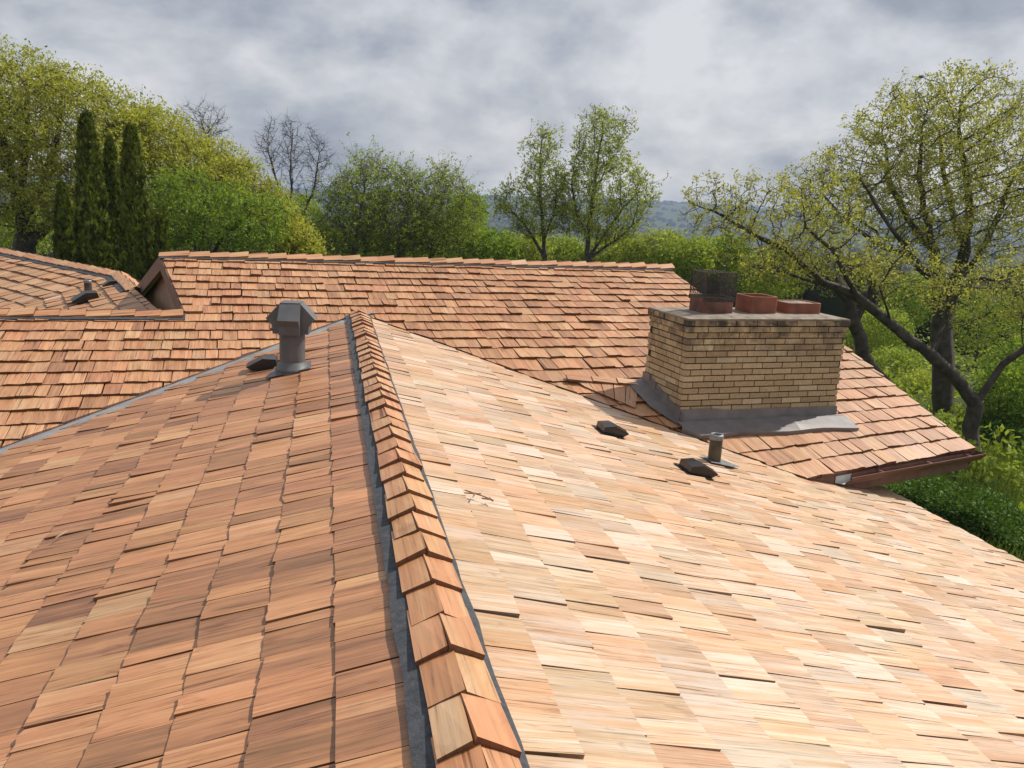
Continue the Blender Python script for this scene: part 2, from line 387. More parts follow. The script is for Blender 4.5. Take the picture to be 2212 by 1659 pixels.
def sheet(name, fr, pts, mat_, parent, th=0.03, h=0.0):
    top = [fr.P(u, v, h) for u, v in pts]; n = len(pts); bot = [p-fr.Nn*th for p in top]
    F = [tuple(range(n)), tuple(range(2*n-1, n-1, -1))]+[(i, i+n, (i+1) % n+n, (i+1) % n) for i in range(n)]
    return mobj(name, top+bot, F, mat_, parent)

# ================================================================== front wing roof
kL, kR = FNL.k, FNR.k
front = empty('shake_roof', A0+3*dN-np.array([0, 0, 1.5]), label='cedar shake roof of the near wing, ridge running away below the camera', cat='roof')
pVL, dVL, p3L, d3L = isect_line(FNL, FM); pVR, dVR, p3R, d3R = isect_line(FNR, FM)
mVL, mdL, _, _ = isect_line(FM, FNL); mVR, mdR, _, _ = isect_line(FM, FNR)
slopeL = sheet('roof_slope', FNL, [(0.6, 0), (10.9, 0), (10.9-3.0, -3.2), (10.9-5.5, -6.0), (0.6, -6.0)], MAT_DECK, front, 0.02, -0.012)
slopeR = sheet('roof_slope', FNR, [(0.6, 0), (0.6, -5.95), (9.3, -5.95), (9.3, -4.5), (10.9, 0)], MAT_DECK, front, 0.02, -0.012)
hVL = halfplane(pVL, dVL, (3, -1), 0.18); hVR = halfplane(pVR, dVR, (3, -1), 0.012)
rdg = (0, 1, -0.045)
def regL(u, v): return [hVL, rdg]
def regR(u, v):
    if v < -4.75: return [rdg, (1, 0, 9.2)]
    return [hVR, rdg]
E_N = 0.264*kL
shL = field(FNL, -0.379*kL-20*E_N, E_N, 21, 0.9, 10.9, regL, 101, hue=-.15, val=.0, wmin=.075, wmax=.24, thick=.0145, spread=.105)  # darker, redder tint paints this slope's weaker sun into the wood
shR = field(FNR, -0.345*kR-21*0.2603*kR, 0.2603*kR, 22, 0.9, 10.9, regR, 202, hue=.31, val=.15, thick=.012, pale=.03, spread=.075)  # paler, brighter tint paints strong sun and sheen into this slope
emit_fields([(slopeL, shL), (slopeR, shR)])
# membrane under the caps
mb = MB()
for fr, wd in ((FNL, 0.175), (FNR, 0.148)):
    rr = np.random.default_rng(5)
    us = np.linspace(0.6, 10.72, 60); e = wd+rr.normal(0, .004, 60)
    V = []; F = []
    for i, u_ in enumerate(us): V += [fr.P(u_, -0.0, .046), fr.P(u_, -wd*.5, .046), fr.P(u_, -e[i], .041), fr.P(u_, -e[i], .02)]
    for i in range(59):
        for j in range(3): F.append((4*i+j, 4*i+j+1, 4*i+j+5, 4*i+j+4))
    mb.add(V, F)
mb.build('ridge_membrane', MAT_MEMB, front)
def cap_board(fr, u0, E, wd, inner, tb, lift, rr, toward=-1, hue=.5):
    """one ridge board; butt at u0 (facing -u), laid over the next one"""
    Lg = E+.13; ub, ue = (u0, u0+Lg) if toward < 0 else (u0, u0-Lg)
    ju, jw = rr.normal(0, .0045), rr.normal(0, .005); go = rr.uniform(0, 40, 2); tn = (np.clip(rr.normal(hue, .06), 0, 1), rr.uniform(.75, 1), 0.0)
    hb, he = lift+tb, 0.046+.012
    q = [(ub+ju, inner, hb), (ub-ju, -wd+jw, hb-.022), (ue, -wd, he-.012), (ue, inner, he)]
    V = []; F = []; T = []; G = []
    def fc(pts, e):
        i = len(V)
        for (u, v, h) in pts: V.append(fr.P(u, v, h)); T.append((tn[0], tn[1], e)); G.append((v*.4+go[0], u*.5+go[1], 1.0))
        F.append(tuple(range(i, i+len(pts))))
    lo = [(u, v, (h-tb if k < 2 else h-.01)) for k, (u, v, h) in enumerate(q)]
    # small chamfer at the butt
    fc(q, 0); fc([q[0], lo[0], lo[1], q[1]], 1.0); fc([q[1], lo[1], lo[2], q[2]], .5); fc([q[0], q[3], lo[3], lo[0]], .35); fc(lo[::-1], 1)
    return V, F, T, G
def caps_along(fl, frr, u0, u1, E, wl, wr, parent, seed, toward=-1, tb=.03, lift=.055, stuff=False):
    rr = np.random.default_rng(seed); n = int(abs(u1-u0)/E)
    for k in range(n+1):
        u = u0+k*E*(1 if u1 > u0 else -1)+rr.normal(0, .007); even = (k % 2 == 0)
        m_ = MB(); lf = lift+rr.normal(0, .004); t_ = tb*rr.uniform(.85, 1.15)
        m_.add(*cap_board(fl, u, E, wl*rr.uniform(.93, 1.06), .014 if even else -.004, t_, lf+(.004 if even else 0), rr, toward))
        m_.add(*cap_board(frr, u, E, wr*rr.uniform(.93, 1.06), -.004 if even else .014, t_, lf+(0 if even else .004), rr, toward))
        m_.build('ridge_cap', MAT_CEDAR, parent, tint=True)
caps_along(FNL, FNR, 1.30, 10.75, 0.2495, 0.113, 0.118, front, 33, tb=.036, lift=.050)
# valley metal on the left, drip edge flashing
q0 = [pVL+dVL*t for t in (0, 0)]
dd = dVL/np.hypot(*dVL); dd = dd if dd[0] < 0 else -dd; nn = np.array([-dd[1], dd[0]]);
if nn@np.array([1, 0]) > 0 and False: nn = -nn
if halfplane(pVL, dVL, (3, -1))[0]*nn[0]+halfplane(pVL, dVL, (3, -1))[1]*nn[1] > 0: nn = -nn
apu = pVL+dd*((10.8129-pVL[0])/dd[0]) if abs(dd[0]) > 1e-6 else pVL
st = apu
mb = MB(); V = []; F = []
for i in range(8):
    c_ = st+dd*(i*1.0+.05)
    for k_, (off, h) in enumerate(((-.06, .012), (.0, .010), (.05, .018), (.25, .022), (.25, .015))): V.append(FNL.P(*(c_+nn*off), h))
for i in range(7):
    for j in range(4): F.append((5*i+j, 5*i+j+1, 5*i+j+6, 5*i+j+5))
mb.add(V, F); mb.build('valley_flashing', MAT_VALLEY, front)
# eave fascia and wall of the near wing
ze = FNR.P(5, -5.95)[2]
mb = MB(); mb.box(FNR.P(0, -5.97, -.03), FNR.U, np.array([rN[0], rN[1], 0]), Z3, (0.6, 9.0), (-.03, 0), (-.2, 0)); mb.build('fascia', MAT_FASCIA, front)
mb = MB(); mb.box(A0*[1, 1, 0], dN, rN, Z3, (0.6, 9.6), (-5.2, 5.2), (0.6, ze-.12)); mb.build('wall', MAT_WALL, front)

# ================================================================== main roof
main = empty('shake_roof', FM.P(1, -1)-np.array([0, 0, 2]), label='long cedar shake roof across the middle with raised gable ridge and brown gutter', cat='roof')
class Skew(Frame):      # the lower courses at the right run out of parallel with the ridge, as built
    def sk(s, u, v): return -.135*(6.56-u)*min(max((-1.0-v)/2.9, 0.0), 1.0)*(1.0 if u > 2.0 else max(0.0, 1-(2.0-u)/2.0))
    def P(s, u, v, h=0.0): return s.O+s.U*u+s.V*(v+s.sk(u, v))+s.Nn*h
FMS = Skew(AP, dM, fM, sM, 0.03)
V_R, U_G0, U_G1, U_R, V_LOW, U_R2, V_LOW2, V_E = 1.90, -2.47, -2.07, 5.46, -0.15, 6.56, -1.05, -3.85
slopeM = sheet('roof_slope', FM, [(-9, -3.0), (-3.4, -2.95), (0, -.05), (4.35, -4.08), (U_R2-.03, V_E-.0), (6.75, V_LOW2), (U_R-.03, V_LOW2), (U_R-.03, V_R), (U_G0+.03, V_R), (U_G1+.03, V_LOW), (-9, V_LOW)], MAT_DECK, main, 0.02, -0.012)
hML = halfplane(mVL, mdL, (-3, 1), 0.012); hMR = halfplane(mVR, mdR, (3, 1), 0.02)
gd = np.array([U_G1-U_G0, V_LOW-V_R]); hG = halfplane(np.array([U_G0, V_R]), gd, (2, 1))
hRake = halfplane(np.array([6.79, -1.05]), np.array([6.55-6.79, -3.85+1.05]), (2, -2))
def regM(u, v):
    if u < 0: hp = [hML]
    else:
        k_ = FMS.sk(u, v); hp = [(hMR[0], hMR[1], hMR[2]-hMR[1]*k_)]
    if v > V_LOW:
        if u < U_G0-.2: return None
        hp += [hG]
        if u > 4.6 or v > V_LOW2: hp += [(1, 0, U_R)]
        hp += [(0, 1, V_R-.02)]
        if u > U_R+.1: return None
    else:
        if u < U_G1: hp += [(0, 1, V_LOW-.03)]
        if v > V_LOW2:
            hp += [(1, 0, U_R)]
            if u > U_R+.12: return None
        else: hp += [hRake]; 
        if u > U_R and v > V_LOW2: hp += [(0, 1, V_LOW2)]
    if 3.12 < u < 5.0 and -3.0 < v < -2.3: return None
    return hp
E_M = 0.2505
shM = field(FMS, V_E, E_M, 24, -7.5, U_R2+.5, regM, 303, hue=-.03, val=.0, thick=.025, spread=.075)
emit_fields([(slopeM, shM)])
# back slope of the raised part and of the low ridges
def back_frame(vr, off=0.0):
    O = FM.P(0, vr); return Frame(O, dM, -fM, sM, 0.0)
BK = back_frame(V_R); BL = back_frame(V_LOW); BL2 = back_frame(V_LOW2)
sheet('roof_slope', BK, [(U_G0, 0), (U_R, 0), (U_R, -5), (U_G0-1.05, -5)], MAT_CEDAR, main, .05, .02)
sheet('roof_slope', BL, [(-9, 0), (U_G1, 0), (U_G1, -.9), (-9, -.9)], MAT_CEDAR, main, .05, .02)
sheet('roof_slope', BL2, [(U_R-.1, 0), (U_R2, 0), (U_R2, -3), (U_R-.1, -3)], MAT_CEDAR, main, .05, .02)
mb = MB()
for fr, wd, ua, ub, vv in ((FM, .17, U_G0, U_R, V_R), (BK, .17, U_G0, U_R, 0), (FM, .17, -9, U_G1, V_LOW), (BL, .17, -9, U_G1, 0)):
    mb.add([fr.P(ua, vv, .05), fr.P(ub, vv, .05), fr.P(ub, vv-wd, .042), fr.P(ua, vv-wd, .042), fr.P(ub, vv-wd, .01), fr.P(ua, vv-wd, .01)], [(0, 1, 2, 3), (3, 2, 4, 5)])
mb.build('ridge_membrane', MAT_MEMB, main)
class Sub:      # a frame shifted along v so that its v=0 is the ridge
    def __init__(s, fr, vr): s.fr = fr; s.vr = vr
    def P(s, u, v, h=0): return s.fr.P(u, v+s.vr, h)
caps_along(Sub(FM, V_R), Sub(BK, 0), U_R+.04, U_G0+.2, 0.262, .125, .125, main, 44, toward=+1, tb=.034, lift=.06)
caps_along(Sub(FM, V_LOW), Sub(BL, 0), U_G1-.02, -5.6, 0.262, .115, .115, main, 45, toward=+1, tb=.034, lift=.06)
# gable end: barge boards, recessed wall, trim
apx = FM.P(U_G0, V_R, .01); ftF = FM.P(U_G1+.01, V_LOW-.02, .01); ftB = BK.P(U_G0-.72, -3.4, .01)
gdir = nrm((ftF-apx)*[1, 1, 0]); gout = np.array([gdir[1], -gdir[0], 0]); gout = gout if gout[0] < 0 else -gout
for nm, a, b in (('barge_board', apx, ftF), ('barge_board', apx, ftB)):
    d = nrm(b-a); n_ = np.cross(d, gout); n_ = n_ if n_[2] < 0 else -n_
    mb = MB(); V = [a+gout*.02, b+gout*.02, b+gout*.02+Z3*-.20, a+gout*.02+Z3*-.20]; V += [p-gout*.04 for p in V]
    mb.add(V, [(0, 1, 2, 3), (7, 6, 5, 4), (0, 4, 5, 1), (1, 5, 6, 2), (2, 6, 7, 3), (3, 7, 4, 0)]); mb.build(nm, MAT_FASCIA, main)
rec = -gout*.14
mobj('gable_wall', [apx+rec-Z3*.1, ftF+rec-Z3*.1, ftF+rec-Z3*1.2, ftB+rec-Z3*1.2, ftB+rec-Z3*.1], [(0, 1, 2, 3, 4)], MAT_SOFFIT, main)
for a, b in ((apx, ftF), (apx, ftB)):
    mobj('gable_soffit', [a-Z3*.06-gout*.02, b-Z3*.06-gout*.02, b+rec-Z3*.06, a+rec-Z3*.06], [(0, 1, 2, 3)], MAT_FASCIA, main)
mb = MB(); c_ = apx+gdir*.55+rec; mb.box(c_, gdir, gout, Z3, (-.05, .05), (0.001, .05), (-1.0, -.18)); mb.build('gable_trim', MAT_FASCIA, main)
# rake boards on the right, eave fascia, soffit, gutter
for ua, va, ub, vb in ((U_R, V_R, U_R, V_LOW2), (6.79, V_LOW2, U_R2, V_E)):
    a, b = FM.P(ua-.05, va, -.01), FM.P(ub-.05, vb, -.01)
    V = [a, b, b-Z3*.16, a-Z3*.16]; V += [p+dM*.03 for p in V]
    mobj('barge_board', V, [(3, 2, 1, 0), (4, 5, 6, 7), (0, 1, 5, 4), (1, 2, 6, 5), (2, 3, 7, 6), (3, 0, 4, 7)], MAT_FASCIA, main)
e1, e2 = FMS.P(4.42, V_E), FMS.P(U_R2, V_E); eD = nrm(e2-e1); eO = e1-eD*4.42; eh = nrm(np.array([eD[1], -eD[0], 0]))
U_E = 4.42+np.linalg.norm(e2-e1)
mb = MB(); mb.box(eO, eD, eh, Z3, (3.9, U_E-.03), (-.05, -.02), (-.22, -.01)); mb.build('fascia', MAT_FASCIA, main)
mb = MB(); mb.box(eO, eD, eh, Z3, (4.6, U_E-.08), (-1.7, -.05), (-.24, -.215)); mb.build('soffit', MAT_FASCIA, main)
mb = MB(); mb.box(FM.P(0, V_E)*[1, 1, 0], dM, -fM, Z3, (-6, U_R2-1.3), (-6.3, -1.6), (.5, e2[2]-.2)); mb.build('wall', MAT_WALL, main)
gp = [(-.018, -.02), (-.018, -.102), (.058, -.102), (.07, -.075), (.10, -.05), (.112, -.032), (.112, -.012), (.10, -.012)]
gpi = [(-.013, -.02), (-.013, -.096), (.056, -.096), (.066, -.071), (.094, -.046), (.106, -.03), (.106, -.018), (.10, -.018)]
g0, g1 = 4.42, U_E+.05
def ext(profile, u0, u1, du=0.0):
    n = len(profile); V = [eO+eD*(u0+du*(p[0]))+eh*p[0]+Z3*(p[1]) for p in profile]+[eO+eD*u1+eh*p[0]+Z3*p[1] for p in profile]
    return V, [(i, i+1, n+i+1, n+i) for i in range(n-1)]
gut = empty('gutter', eO+eD*5.5, label='brown metal rain gutter with cut open end hanging below the right eave', cat='gutter')
mb = MB(); mb.add(*ext(gp, g0, g1, .9)); mb.build('trough', MAT_GUTTER, gut)
mb = MB(); mb.add(*ext(gpi, g0+.22, g1-.01, .9)); mb.build('lining', MAT_GUTTER, gut)
mb = MB(); mb.add(*ext(gpi, g0+.004, g0+.22, .9)); mb.build('cut_end', MAT_GUTTIN, gut)
n = len(gp); mobj('end_cap', [eO+eD*(g1+.002)+eh*p[0]+Z3*p[1] for p in gp], [tuple(range(n))], MAT_GUTTER, gut)
for u_ in (5.0, 5.75, 6.4):
    mb = MB(); mb.box(eO, eD, eh, Z3, (u_, u_+.03), (-.016, .112), (-.03, -.024)); mb.build('hanger', MAT_GUTTER, gut)

# ================================================================== far left wing
ZF = ZC-1.72
K = atZ(258, 592, ZF); J = atZ(0, 540, ZF); J = K+(J-K)*1.5; L2 = atZ(300, 628, ZF)
L2 = K+(L2-K)*2.3
far = empty('shake_roof', K-np.array([0, 0, 2]), label='far cedar shake roof at the left edge whose courses bend at a swept valley', cat='roof')
d1 = nrm(K-J); d2 = nrm(L2-K)
up1 = np.array([-d1[1], d1[0], 0]); up1 = up1 if up1[1] > 0 else -up1
up2 = np.array([-d2[1], d2[0], 0]); up2 = up2 if up2[0] > 0 else -up2
SF = 0.33
F1 = Frame(K, d1, up1, SF, .03); F2 = Frame(K, d2, up2, SF, .03)
p12, d12, _, _ = isect_line(F1, F2); p21, d21, _, _ = isect_line(F2, F1)
h1 = halfplane(p12, d12, (-3, -.5)); h2 = halfplane(p21, d21, (3, -.5))
E_F = .30
gp3 = FM.P(U_G0, V_R); 
s1 = sheet('roof_slope', F1, [(-9, 0), (0, 0), tuple(p12+d12/np.hypot(*d12)*(4 if d12[1] < 0 else -4)), (-9, -3.7)], MAT_DECK, far, .02, -.012)
s2 = sheet('roof_slope', F2, [(0, 0), (6.0, 0), (6.0, -3.6), tuple(p21+d21/np.hypot(*d21)*(4 if d21[1] < 0 else -4))], MAT_DECK, far, .02, -.012)
S1 = field(F1, -.12-14*E_F, E_F, 15, -8, 3, lambda u, v: [h1, (0, 1, -.03)], 404, detail=False, hue=.08, thick=.034, spread=.07)
S2 = field(F2, -.12-14*E_F, E_F, 15, -4, 5.6, lambda u, v: [h2, (0, 1, -.03)], 405, detail=False, hue=.05, thick=.030, spread=.07)
emit_fields([(s1, S1), (s2, S2)])
B1 = Frame(K, d1, -up1, SF, .03); B2 = Frame(K, d2, -up2, SF, .03)
sheet('roof_slope', B1, [(-9, 0), (0, 0), (1, -2), (-9, -2)], MAT_CEDAR, far, .04, .02)
mb = MB()
for fr, a, b in ((F1, -8, .06), (F2, -.06, 2.2)):
    mb.add([fr.P(a, 0, .05), fr.P(b, 0, .05), fr.P(b, -.24, .042), fr.P(a, -.24, .042), fr.P(b, -.24, .0), fr.P(a, -.24, .0)], [(0, 1, 2, 3), (3, 2, 4, 5)])
mb.build('ridge_membrane', MAT_MEMB, far)
caps_along(F1, B1, -6.5, -.05, .30, .15, .15, far, 46, toward=-1, tb=.034, lift=.06)
caps_along(F2, B2, .02, 1.9, .30, .15, .15, far, 47, toward=-1, tb=.034, lift=.06)

# ================================================================== chimney
bl, bh, mj = 0.262, 0.0685, 0.0125
pF = FM.P(*FM.px(1466, 921)); pR = FM.P(*FM.px(1810, 914))
cu0, cv0 = FM.px(1466, 921); cw = FM.px(1810, 914)[0]-cu0; cd = 0.88
C0 = FM.P(cu0, cv0); cU, cV = dM, fM
dT = ray(1481, 690); ztop = CAM[2]+dT[2]*np.dot((C0-CAM)[:2], dT[:2])/np.dot(dT[:2], dT[:2])
zb = C0[2]-.12; ncr = int(round((ztop-zb)/bh)); zb = ztop-ncr*bh
chm = empty('chimney', np.array([*(C0+cU*cw/2+cV*cd/2)[:2], zb]), label='wide tan brick chimney with three clay flues on the cedar roof', cat='chimney')
CB = np.array([C0[0], C0[1], 0])
mb = MB(); mb.box(CB, cU, cV, Z3, (.012, cw-.012), (.012, cd-.012), (zb, ztop-.012)); mb.build('mortar_core', MAT_MORTAR, chm)
rr = np.random.default_rng(9); hidden = MB()
for k in range(ncr):
    z0 = zb+k*bh; capk = k >= ncr-2; pr = .022 if capk else 0.0
    for face in range(4):
        Lf = (cw if face % 2 == 0 else cd)+2*pr; dpt = .085
        off = (-.131, 0, -.175, -.05)[k % 4] if face % 2 == 0 else (-.05, -.17, -.11, 0.0)[k % 4]
        # faces: 0 front, 1 right, 2 back, 3 left ; x along face
        if face == 0: o_, dx_, dy_ = CB-cU*pr-cV*pr, cU, cV
        elif face == 1: o_, dx_, dy_ = CB+cU*(cw+pr)-cV*pr, cV, -cU
        elif face == 2: o_, dx_, dy_ = CB+cU*(cw+pr)+cV*(cd+pr), -cU, -cV
        else: o_, dx_, dy_ = CB-cU*pr+cV*(cd+pr), -cV, cU
        x = off
        while x < Lf-.02:
            a, b = max(x, 0.0), min(x+bl-mj, Lf)
            if face % 2 == 1: a, b = max(a, dpt+mj), min(b, Lf-dpt-mj)
            if b-a > .03:
                j = rr.normal(0, .0012); tn = (np.clip(rr.normal(.5, .24), 0, 1), np.clip((k-(ncr-9))/8.0, 0, 1)**1.1*rr.uniform(.45, 1.25), 0)
                V = box8(o_, dx_, dy_, Z3, (a, b), (j, dpt), (z0+.004+rr.normal(0, .0006), z0+bh-mj+.004))
                m_ = hidden if face in (1, 2) else MB(); m_.add(V, BOXF, np.tile(tn, (8, 1)))
                if face not in (1, 2): m_.build('brick', MAT_BRICK, chm, tint=True)
            x += bl
tag(hidden.build('brickwork', MAT_BRICK, chm, tint=True), kind='stuff')
mb = MB(); mb.box(CB, cU, cV, Z3, (-.018, cw+.018), (-.018, cd+.018), (ztop-.006, ztop+.012))
V = box8(CB, cU, cV, Z3, (-.016, cw+.016), (-.016, cd+.016), (ztop+.012, ztop+.03)); ctr = V[4:].mean(0); V[4:] = ctr+(V[4:]-ctr)*[.78, .78, 1]; mb.add(V, BOXF)
mb.build('mortar_cap', MAT_CONC, chm)
zt = ztop+.02
def flue(u, v, wu, wv, h, m, wall=.028, rnd=.05, shut=False):
    pts = []
    for (sx_, sy_, a0) in ((1, -1, -90), (1, 1, 0), (-1, 1, 90), (-1, -1, 180)):
        for q in range(5):
            a = R(a0+q*22.5); pts.append((sx_*(wu/2-rnd)+rnd*math.cos(a), sy_*(wv/2-rnd)+rnd*math.sin(a)))
    c = CB+cU*u+cV*v; n = len(pts); V = []; F = []
    sc = [(1, 0), (1, h), ((wu-2*wall)/wu, h), ((wu-2*wall)/wu, h-.25 if not shut else h-.03)]
    for s_, z_ in sc: V += [c+cU*(p[0]*s_)+cV*(p[1]*s_)+Z3*(zt+z_) for p in pts]
    for r_ in range(3):
        for i in range(n): F.append((r_*n+i, r_*n+(i+1) % n, (r_+1)*n+(i+1) % n, (r_+1)*n+i))
    o = mobj('flue', V, F, m, chm)
    if shut:
        V2 = [c+cU*(p[0]*.9)+cV*(p[1]*.9)+Z3*(zt+h-.012) for p in pts]; V2.append(c+Z3*(zt+h+.012))
        mobj('flue_lid', V2, [(i, (i+1) % n, n) for i in range(n)], MAT_CONC, o)
    return o, c
def pxu(px, py, vv):    # u along the chimney of a pixel seen at depth vv behind the front
    P = onplane(px, py, cV, CB+cV*vv+Z3*zt); return float((P-CB)@cU)
vm = cd*.50
fu1, fu2, fu3 = pxu(1538, 640, vm), pxu(1637, 640, vm), pxu(1724, 650, vm)
f1, c1_ = flue(fu1, vm, .40, .34, .17, MAT_CLAYD); f1['label'] = 'sooty clay flue carrying a wire mesh cage'
f2, _ = flue(fu2, vm+.02, .36, .36, .20, MAT_CLAY); f2['label'] = 'open red clay flue'
f3, _ = flue(fu3, vm+.03, .47, .36, .13, MAT_CLAY, shut=True); f3['label'] = 'low red clay flue sealed with cement'
# wire mesh cage of crossing wires
mb = MB(); mz0, mz1 = zt+.16, zt+.46; hw, hv = .19, .165
fr_b = MB(); fr_b.box(c1_*[1, 1, 0], cU, cV, Z3, (-hw-.008, hw+.008), (-hv-.008, -hv+.012), (mz0-.02, mz0+.025)); fr_b.box(c1_*[1, 1, 0], cU, cV, Z3, (-hw-.008, hw+.008), (hv-.012, hv+.008), (mz0-.02, mz0+.025))
fr_b.box(c1_*[1, 1, 0], cU, cV, Z3, (-hw-.008, -hw+.012), (-hv, hv), (mz0-.02, mz0+.025)); fr_b.box(c1_*[1, 1, 0], cU, cV, Z3, (hw-.012, hw+.008), (-hv, hv), (mz0-.02, mz0+.025))
ws = .0015
def wires(c, A_, B_, a_, b_, step=.029):
    # diagonal mesh (expanded metal) on the rectangle a_ x b_
    la, lb = a_[1]-a_[0], b_[1]-b_[0]; Nn_ = np.cross(A_, B_)
    for sg in (1, -1):
        t = -lb*1.6
        while t < la+lb*1.6:
            pts = []
            for y in (0, lb):
                pts.append((t+sg*y*.62, y))
            (x0, y0), (x1, y1) = pts
            if x0 > x1: x0, y0, x1, y1 = x1, y1, x0, y0
            if x1 > 0 and x0 < la and x1-x0 > 1e-6:
                if x0 < 0: y0 += (0-x0)/(x1-x0)*(y1-y0); x0 = 0
                if x1 > la: y1 = y0+(la-x0)/(x1-x0)*(y1-y0); x1 = la
                P0 = c+A_*(a_[0]+x0)+B_*(b_[0]+y0); P1 = c+A_*(a_[0]+x1)+B_*(b_[0]+y1); d = nrm(P1-P0); s_ = np.cross(d, Nn_)
                V = [P0+s_*ws, P0-s_*ws, P1-s_*ws, P1+s_*ws]; V += [p+Nn_*.003 for p in V]; mb.add(V, BOXF)
            t += step
cz = c1_*[1, 1, 0]
wires(cz-cV*hv, cU, Z3, (-hw, hw), (mz0, mz1)); wires(cz+cV*hv, cU, Z3, (-hw, hw), (mz0, mz1))
wires(cz-cU*hw, cV, Z3, (-hv, hv), (mz0, mz1)); wires(cz+cU*hw, cV, Z3, (-hv, hv), (mz0, mz1)); wires(cz+Z3*mz1, cU, cV, (-hw, hw), (-hv, hv))
for a in (-hw, hw):
    for b in (-hv, hv): mb.box(cz, cU, cV, Z3, (a-.004, a+.004), (b-.004, b+.004), (mz0, mz1))
for b in (-hv, hv): mb.box(cz, cU, cV, Z3, (-hw, hw), (b-.004, b+.004), (mz1-.004, mz1+.004))
for a in (-hw, hw): mb.box(cz, cU, cV, Z3, (a-.004, a+.004), (-hv, hv), (mz1-.0035, mz1+.0035))
mb.build('mesh_cage', MAT_MESH, f1); fr_b.build('cage_band', MAT_MESH, f1)
# flashing around the chimney (all follows the roof plane of the main slope)
def mp_(u, v, h=0.0): return FM.P(cu0+u, cv0+v, h)
kM = FM.k
def vert(u, v, dz): return mp_(u, v*kM)+Z3*dz
vval = lambda u: float(mVR[1]+mdR[1]*((cu0+u-mVR[0])/mdR[0]))-cv0
mb = MB()                         # front upstand, wavy apron
ns = 14; V = []; F = []; rr = np.random.default_rng(3)
for i in range(ns+1):
    u = -.06+(cw+.16)*i/ns; b = rr.normal(0, .006)
    V += [vert(min(max(u, -.012), cw+.012), -.012, .175+.02*(i < 4)), vert(min(max(u, -.014), cw+.014), -.016, .075), mp_(u, max(-.045, vval(u)+.03), .085+b), mp_(u, max(-.20, vval(u)+.02), .078+b), mp_(u, max(-.29-.02*math.sin(i), vval(u)+.01), .07), mp_(u, max(-.29-.02*math.sin(i), vval(u)+.01), .02)]
for i in range(ns):
    for j in range(5): F.append((6*i+j, 6*i+j+1, 6*i+j+7, 6*i+j+6))
mb.add(V, F); mb.build('apron_flashing', MAT_FLASH, chm)
mb = MB(); ns = 6                  # stepped counter flashing up the left side
for i in range(ns):
    v0, v1 = cd*i/ns, cd*(i+1)/ns; zt_ = mp_(0, (v1)*kM)[2]+.13
    zt_ = zb+math.ceil((zt_-zb)/bh)*bh
    P = CB-cU*.010; mb.box(P, -cV, cU, Z3, (-v1-.02, -v0+.012), (-.004-.001*i, .004), (mp_(0, v0*kM)[2]-.02, zt_))
mb.build('step_flashing', MAT_FLASH, chm)
mb = MB(); mb.add([mp_(-.004, -.06, .06), mp_(-.004, cd*kM+.05, .09), mp_(-.24, cd*kM+.0, .075), mp_(-.20, .35, .062), mp_(-.02, -.10, .05), mp_(-.004, -.06, .18), mp_(-.004, cd*kM+.05, .2)], [(0, 1, 2, 3, 4), (0, 5, 6, 1)])
mb.build('side_flashing', MAT_FLASH, chm)
# small saddle of shakes and boards left of the chimney
sad = empty('roof_saddle', mp_(-.6, .5), label='small cedar saddle with three cap boards left of the brick chimney', cat='roof saddle')
rr = np.random.default_rng(21)
ua, va = FM.px(1222, 826); ub, vb = FM.px(1384, 838); uc_, vc_ = FM.px(1400, 893); 
def board(nm, q, h0, h1, parent, tb=.022, hue=.6):
    """q: four uv corners (butt first), flat board with thickness"""
    go = rr.uniform(0, 40, 2); tn = (np.clip(rr.normal(hue, .1), 0, 1), rr.uniform(.4, .9), 0); V = []; T = []; G = []; F = []
    hh = (h0, h0, h1, h1); ax = nrm(np.array([*((np.array(q[3])-q[0])), 0]))[:2]; bx = np.array([ax[1], -ax[0]])
    def fc(pts, e):
        i = len(V)
        for (u, v, h) in pts: V.append(FM.P(u, v, h)); T.append((tn[0], tn[1], e)); p = np.array([u, v]); G.append((p@bx+go[0], p@ax+go[1], 1))
        F.append(tuple(range(i, i+len(pts))))
    t_ = [(q[i][0], q[i][1], hh[i]) for i in range(4)]; l_ = [(q[i][0], q[i][1], hh[i]-tb) for i in range(4)]
    fc(t_, 0); fc(l_[::-1], 1)
    for i in range(4): fc([t_[i], l_[i], l_[(i+1) % 4], t_[(i+1) % 4]], .8)
    mobj(nm, V, F, MAT_CEDAR, parent, None, T, G)
a_, b_ = np.array([ua, va]), np.array([ub, vb]); e_ = (b_-a_)
for i in range(3):
    p0 = a_+e_*(i/3.); p1 = a_+e_*((i+1.12)/3.); n_ = np.array([-e_[1], e_[0]])/np.hypot(*e_)
    board('cap_board', [p0-n_*.075, p0+n_*.05, p1+n_*.05, p1-n_*.075], .085+.003*i, .075, sad, .03, .55)
low0, low1 = np.array(FM.px(1262, 842)), np.array(FM.px(1372, 889))
for i in range(5):
    f0, f1_ = i/5., (i+.93)/5.
    board('shake', [low0+(low1-low0)*f0, low0+(low1-low0)*f1_, a_+e_*(.10+.86*f1_)-n_*.03, a_+e_*(.10+.86*f0)-n_*.03], .045, .062, sad, .02, .5)

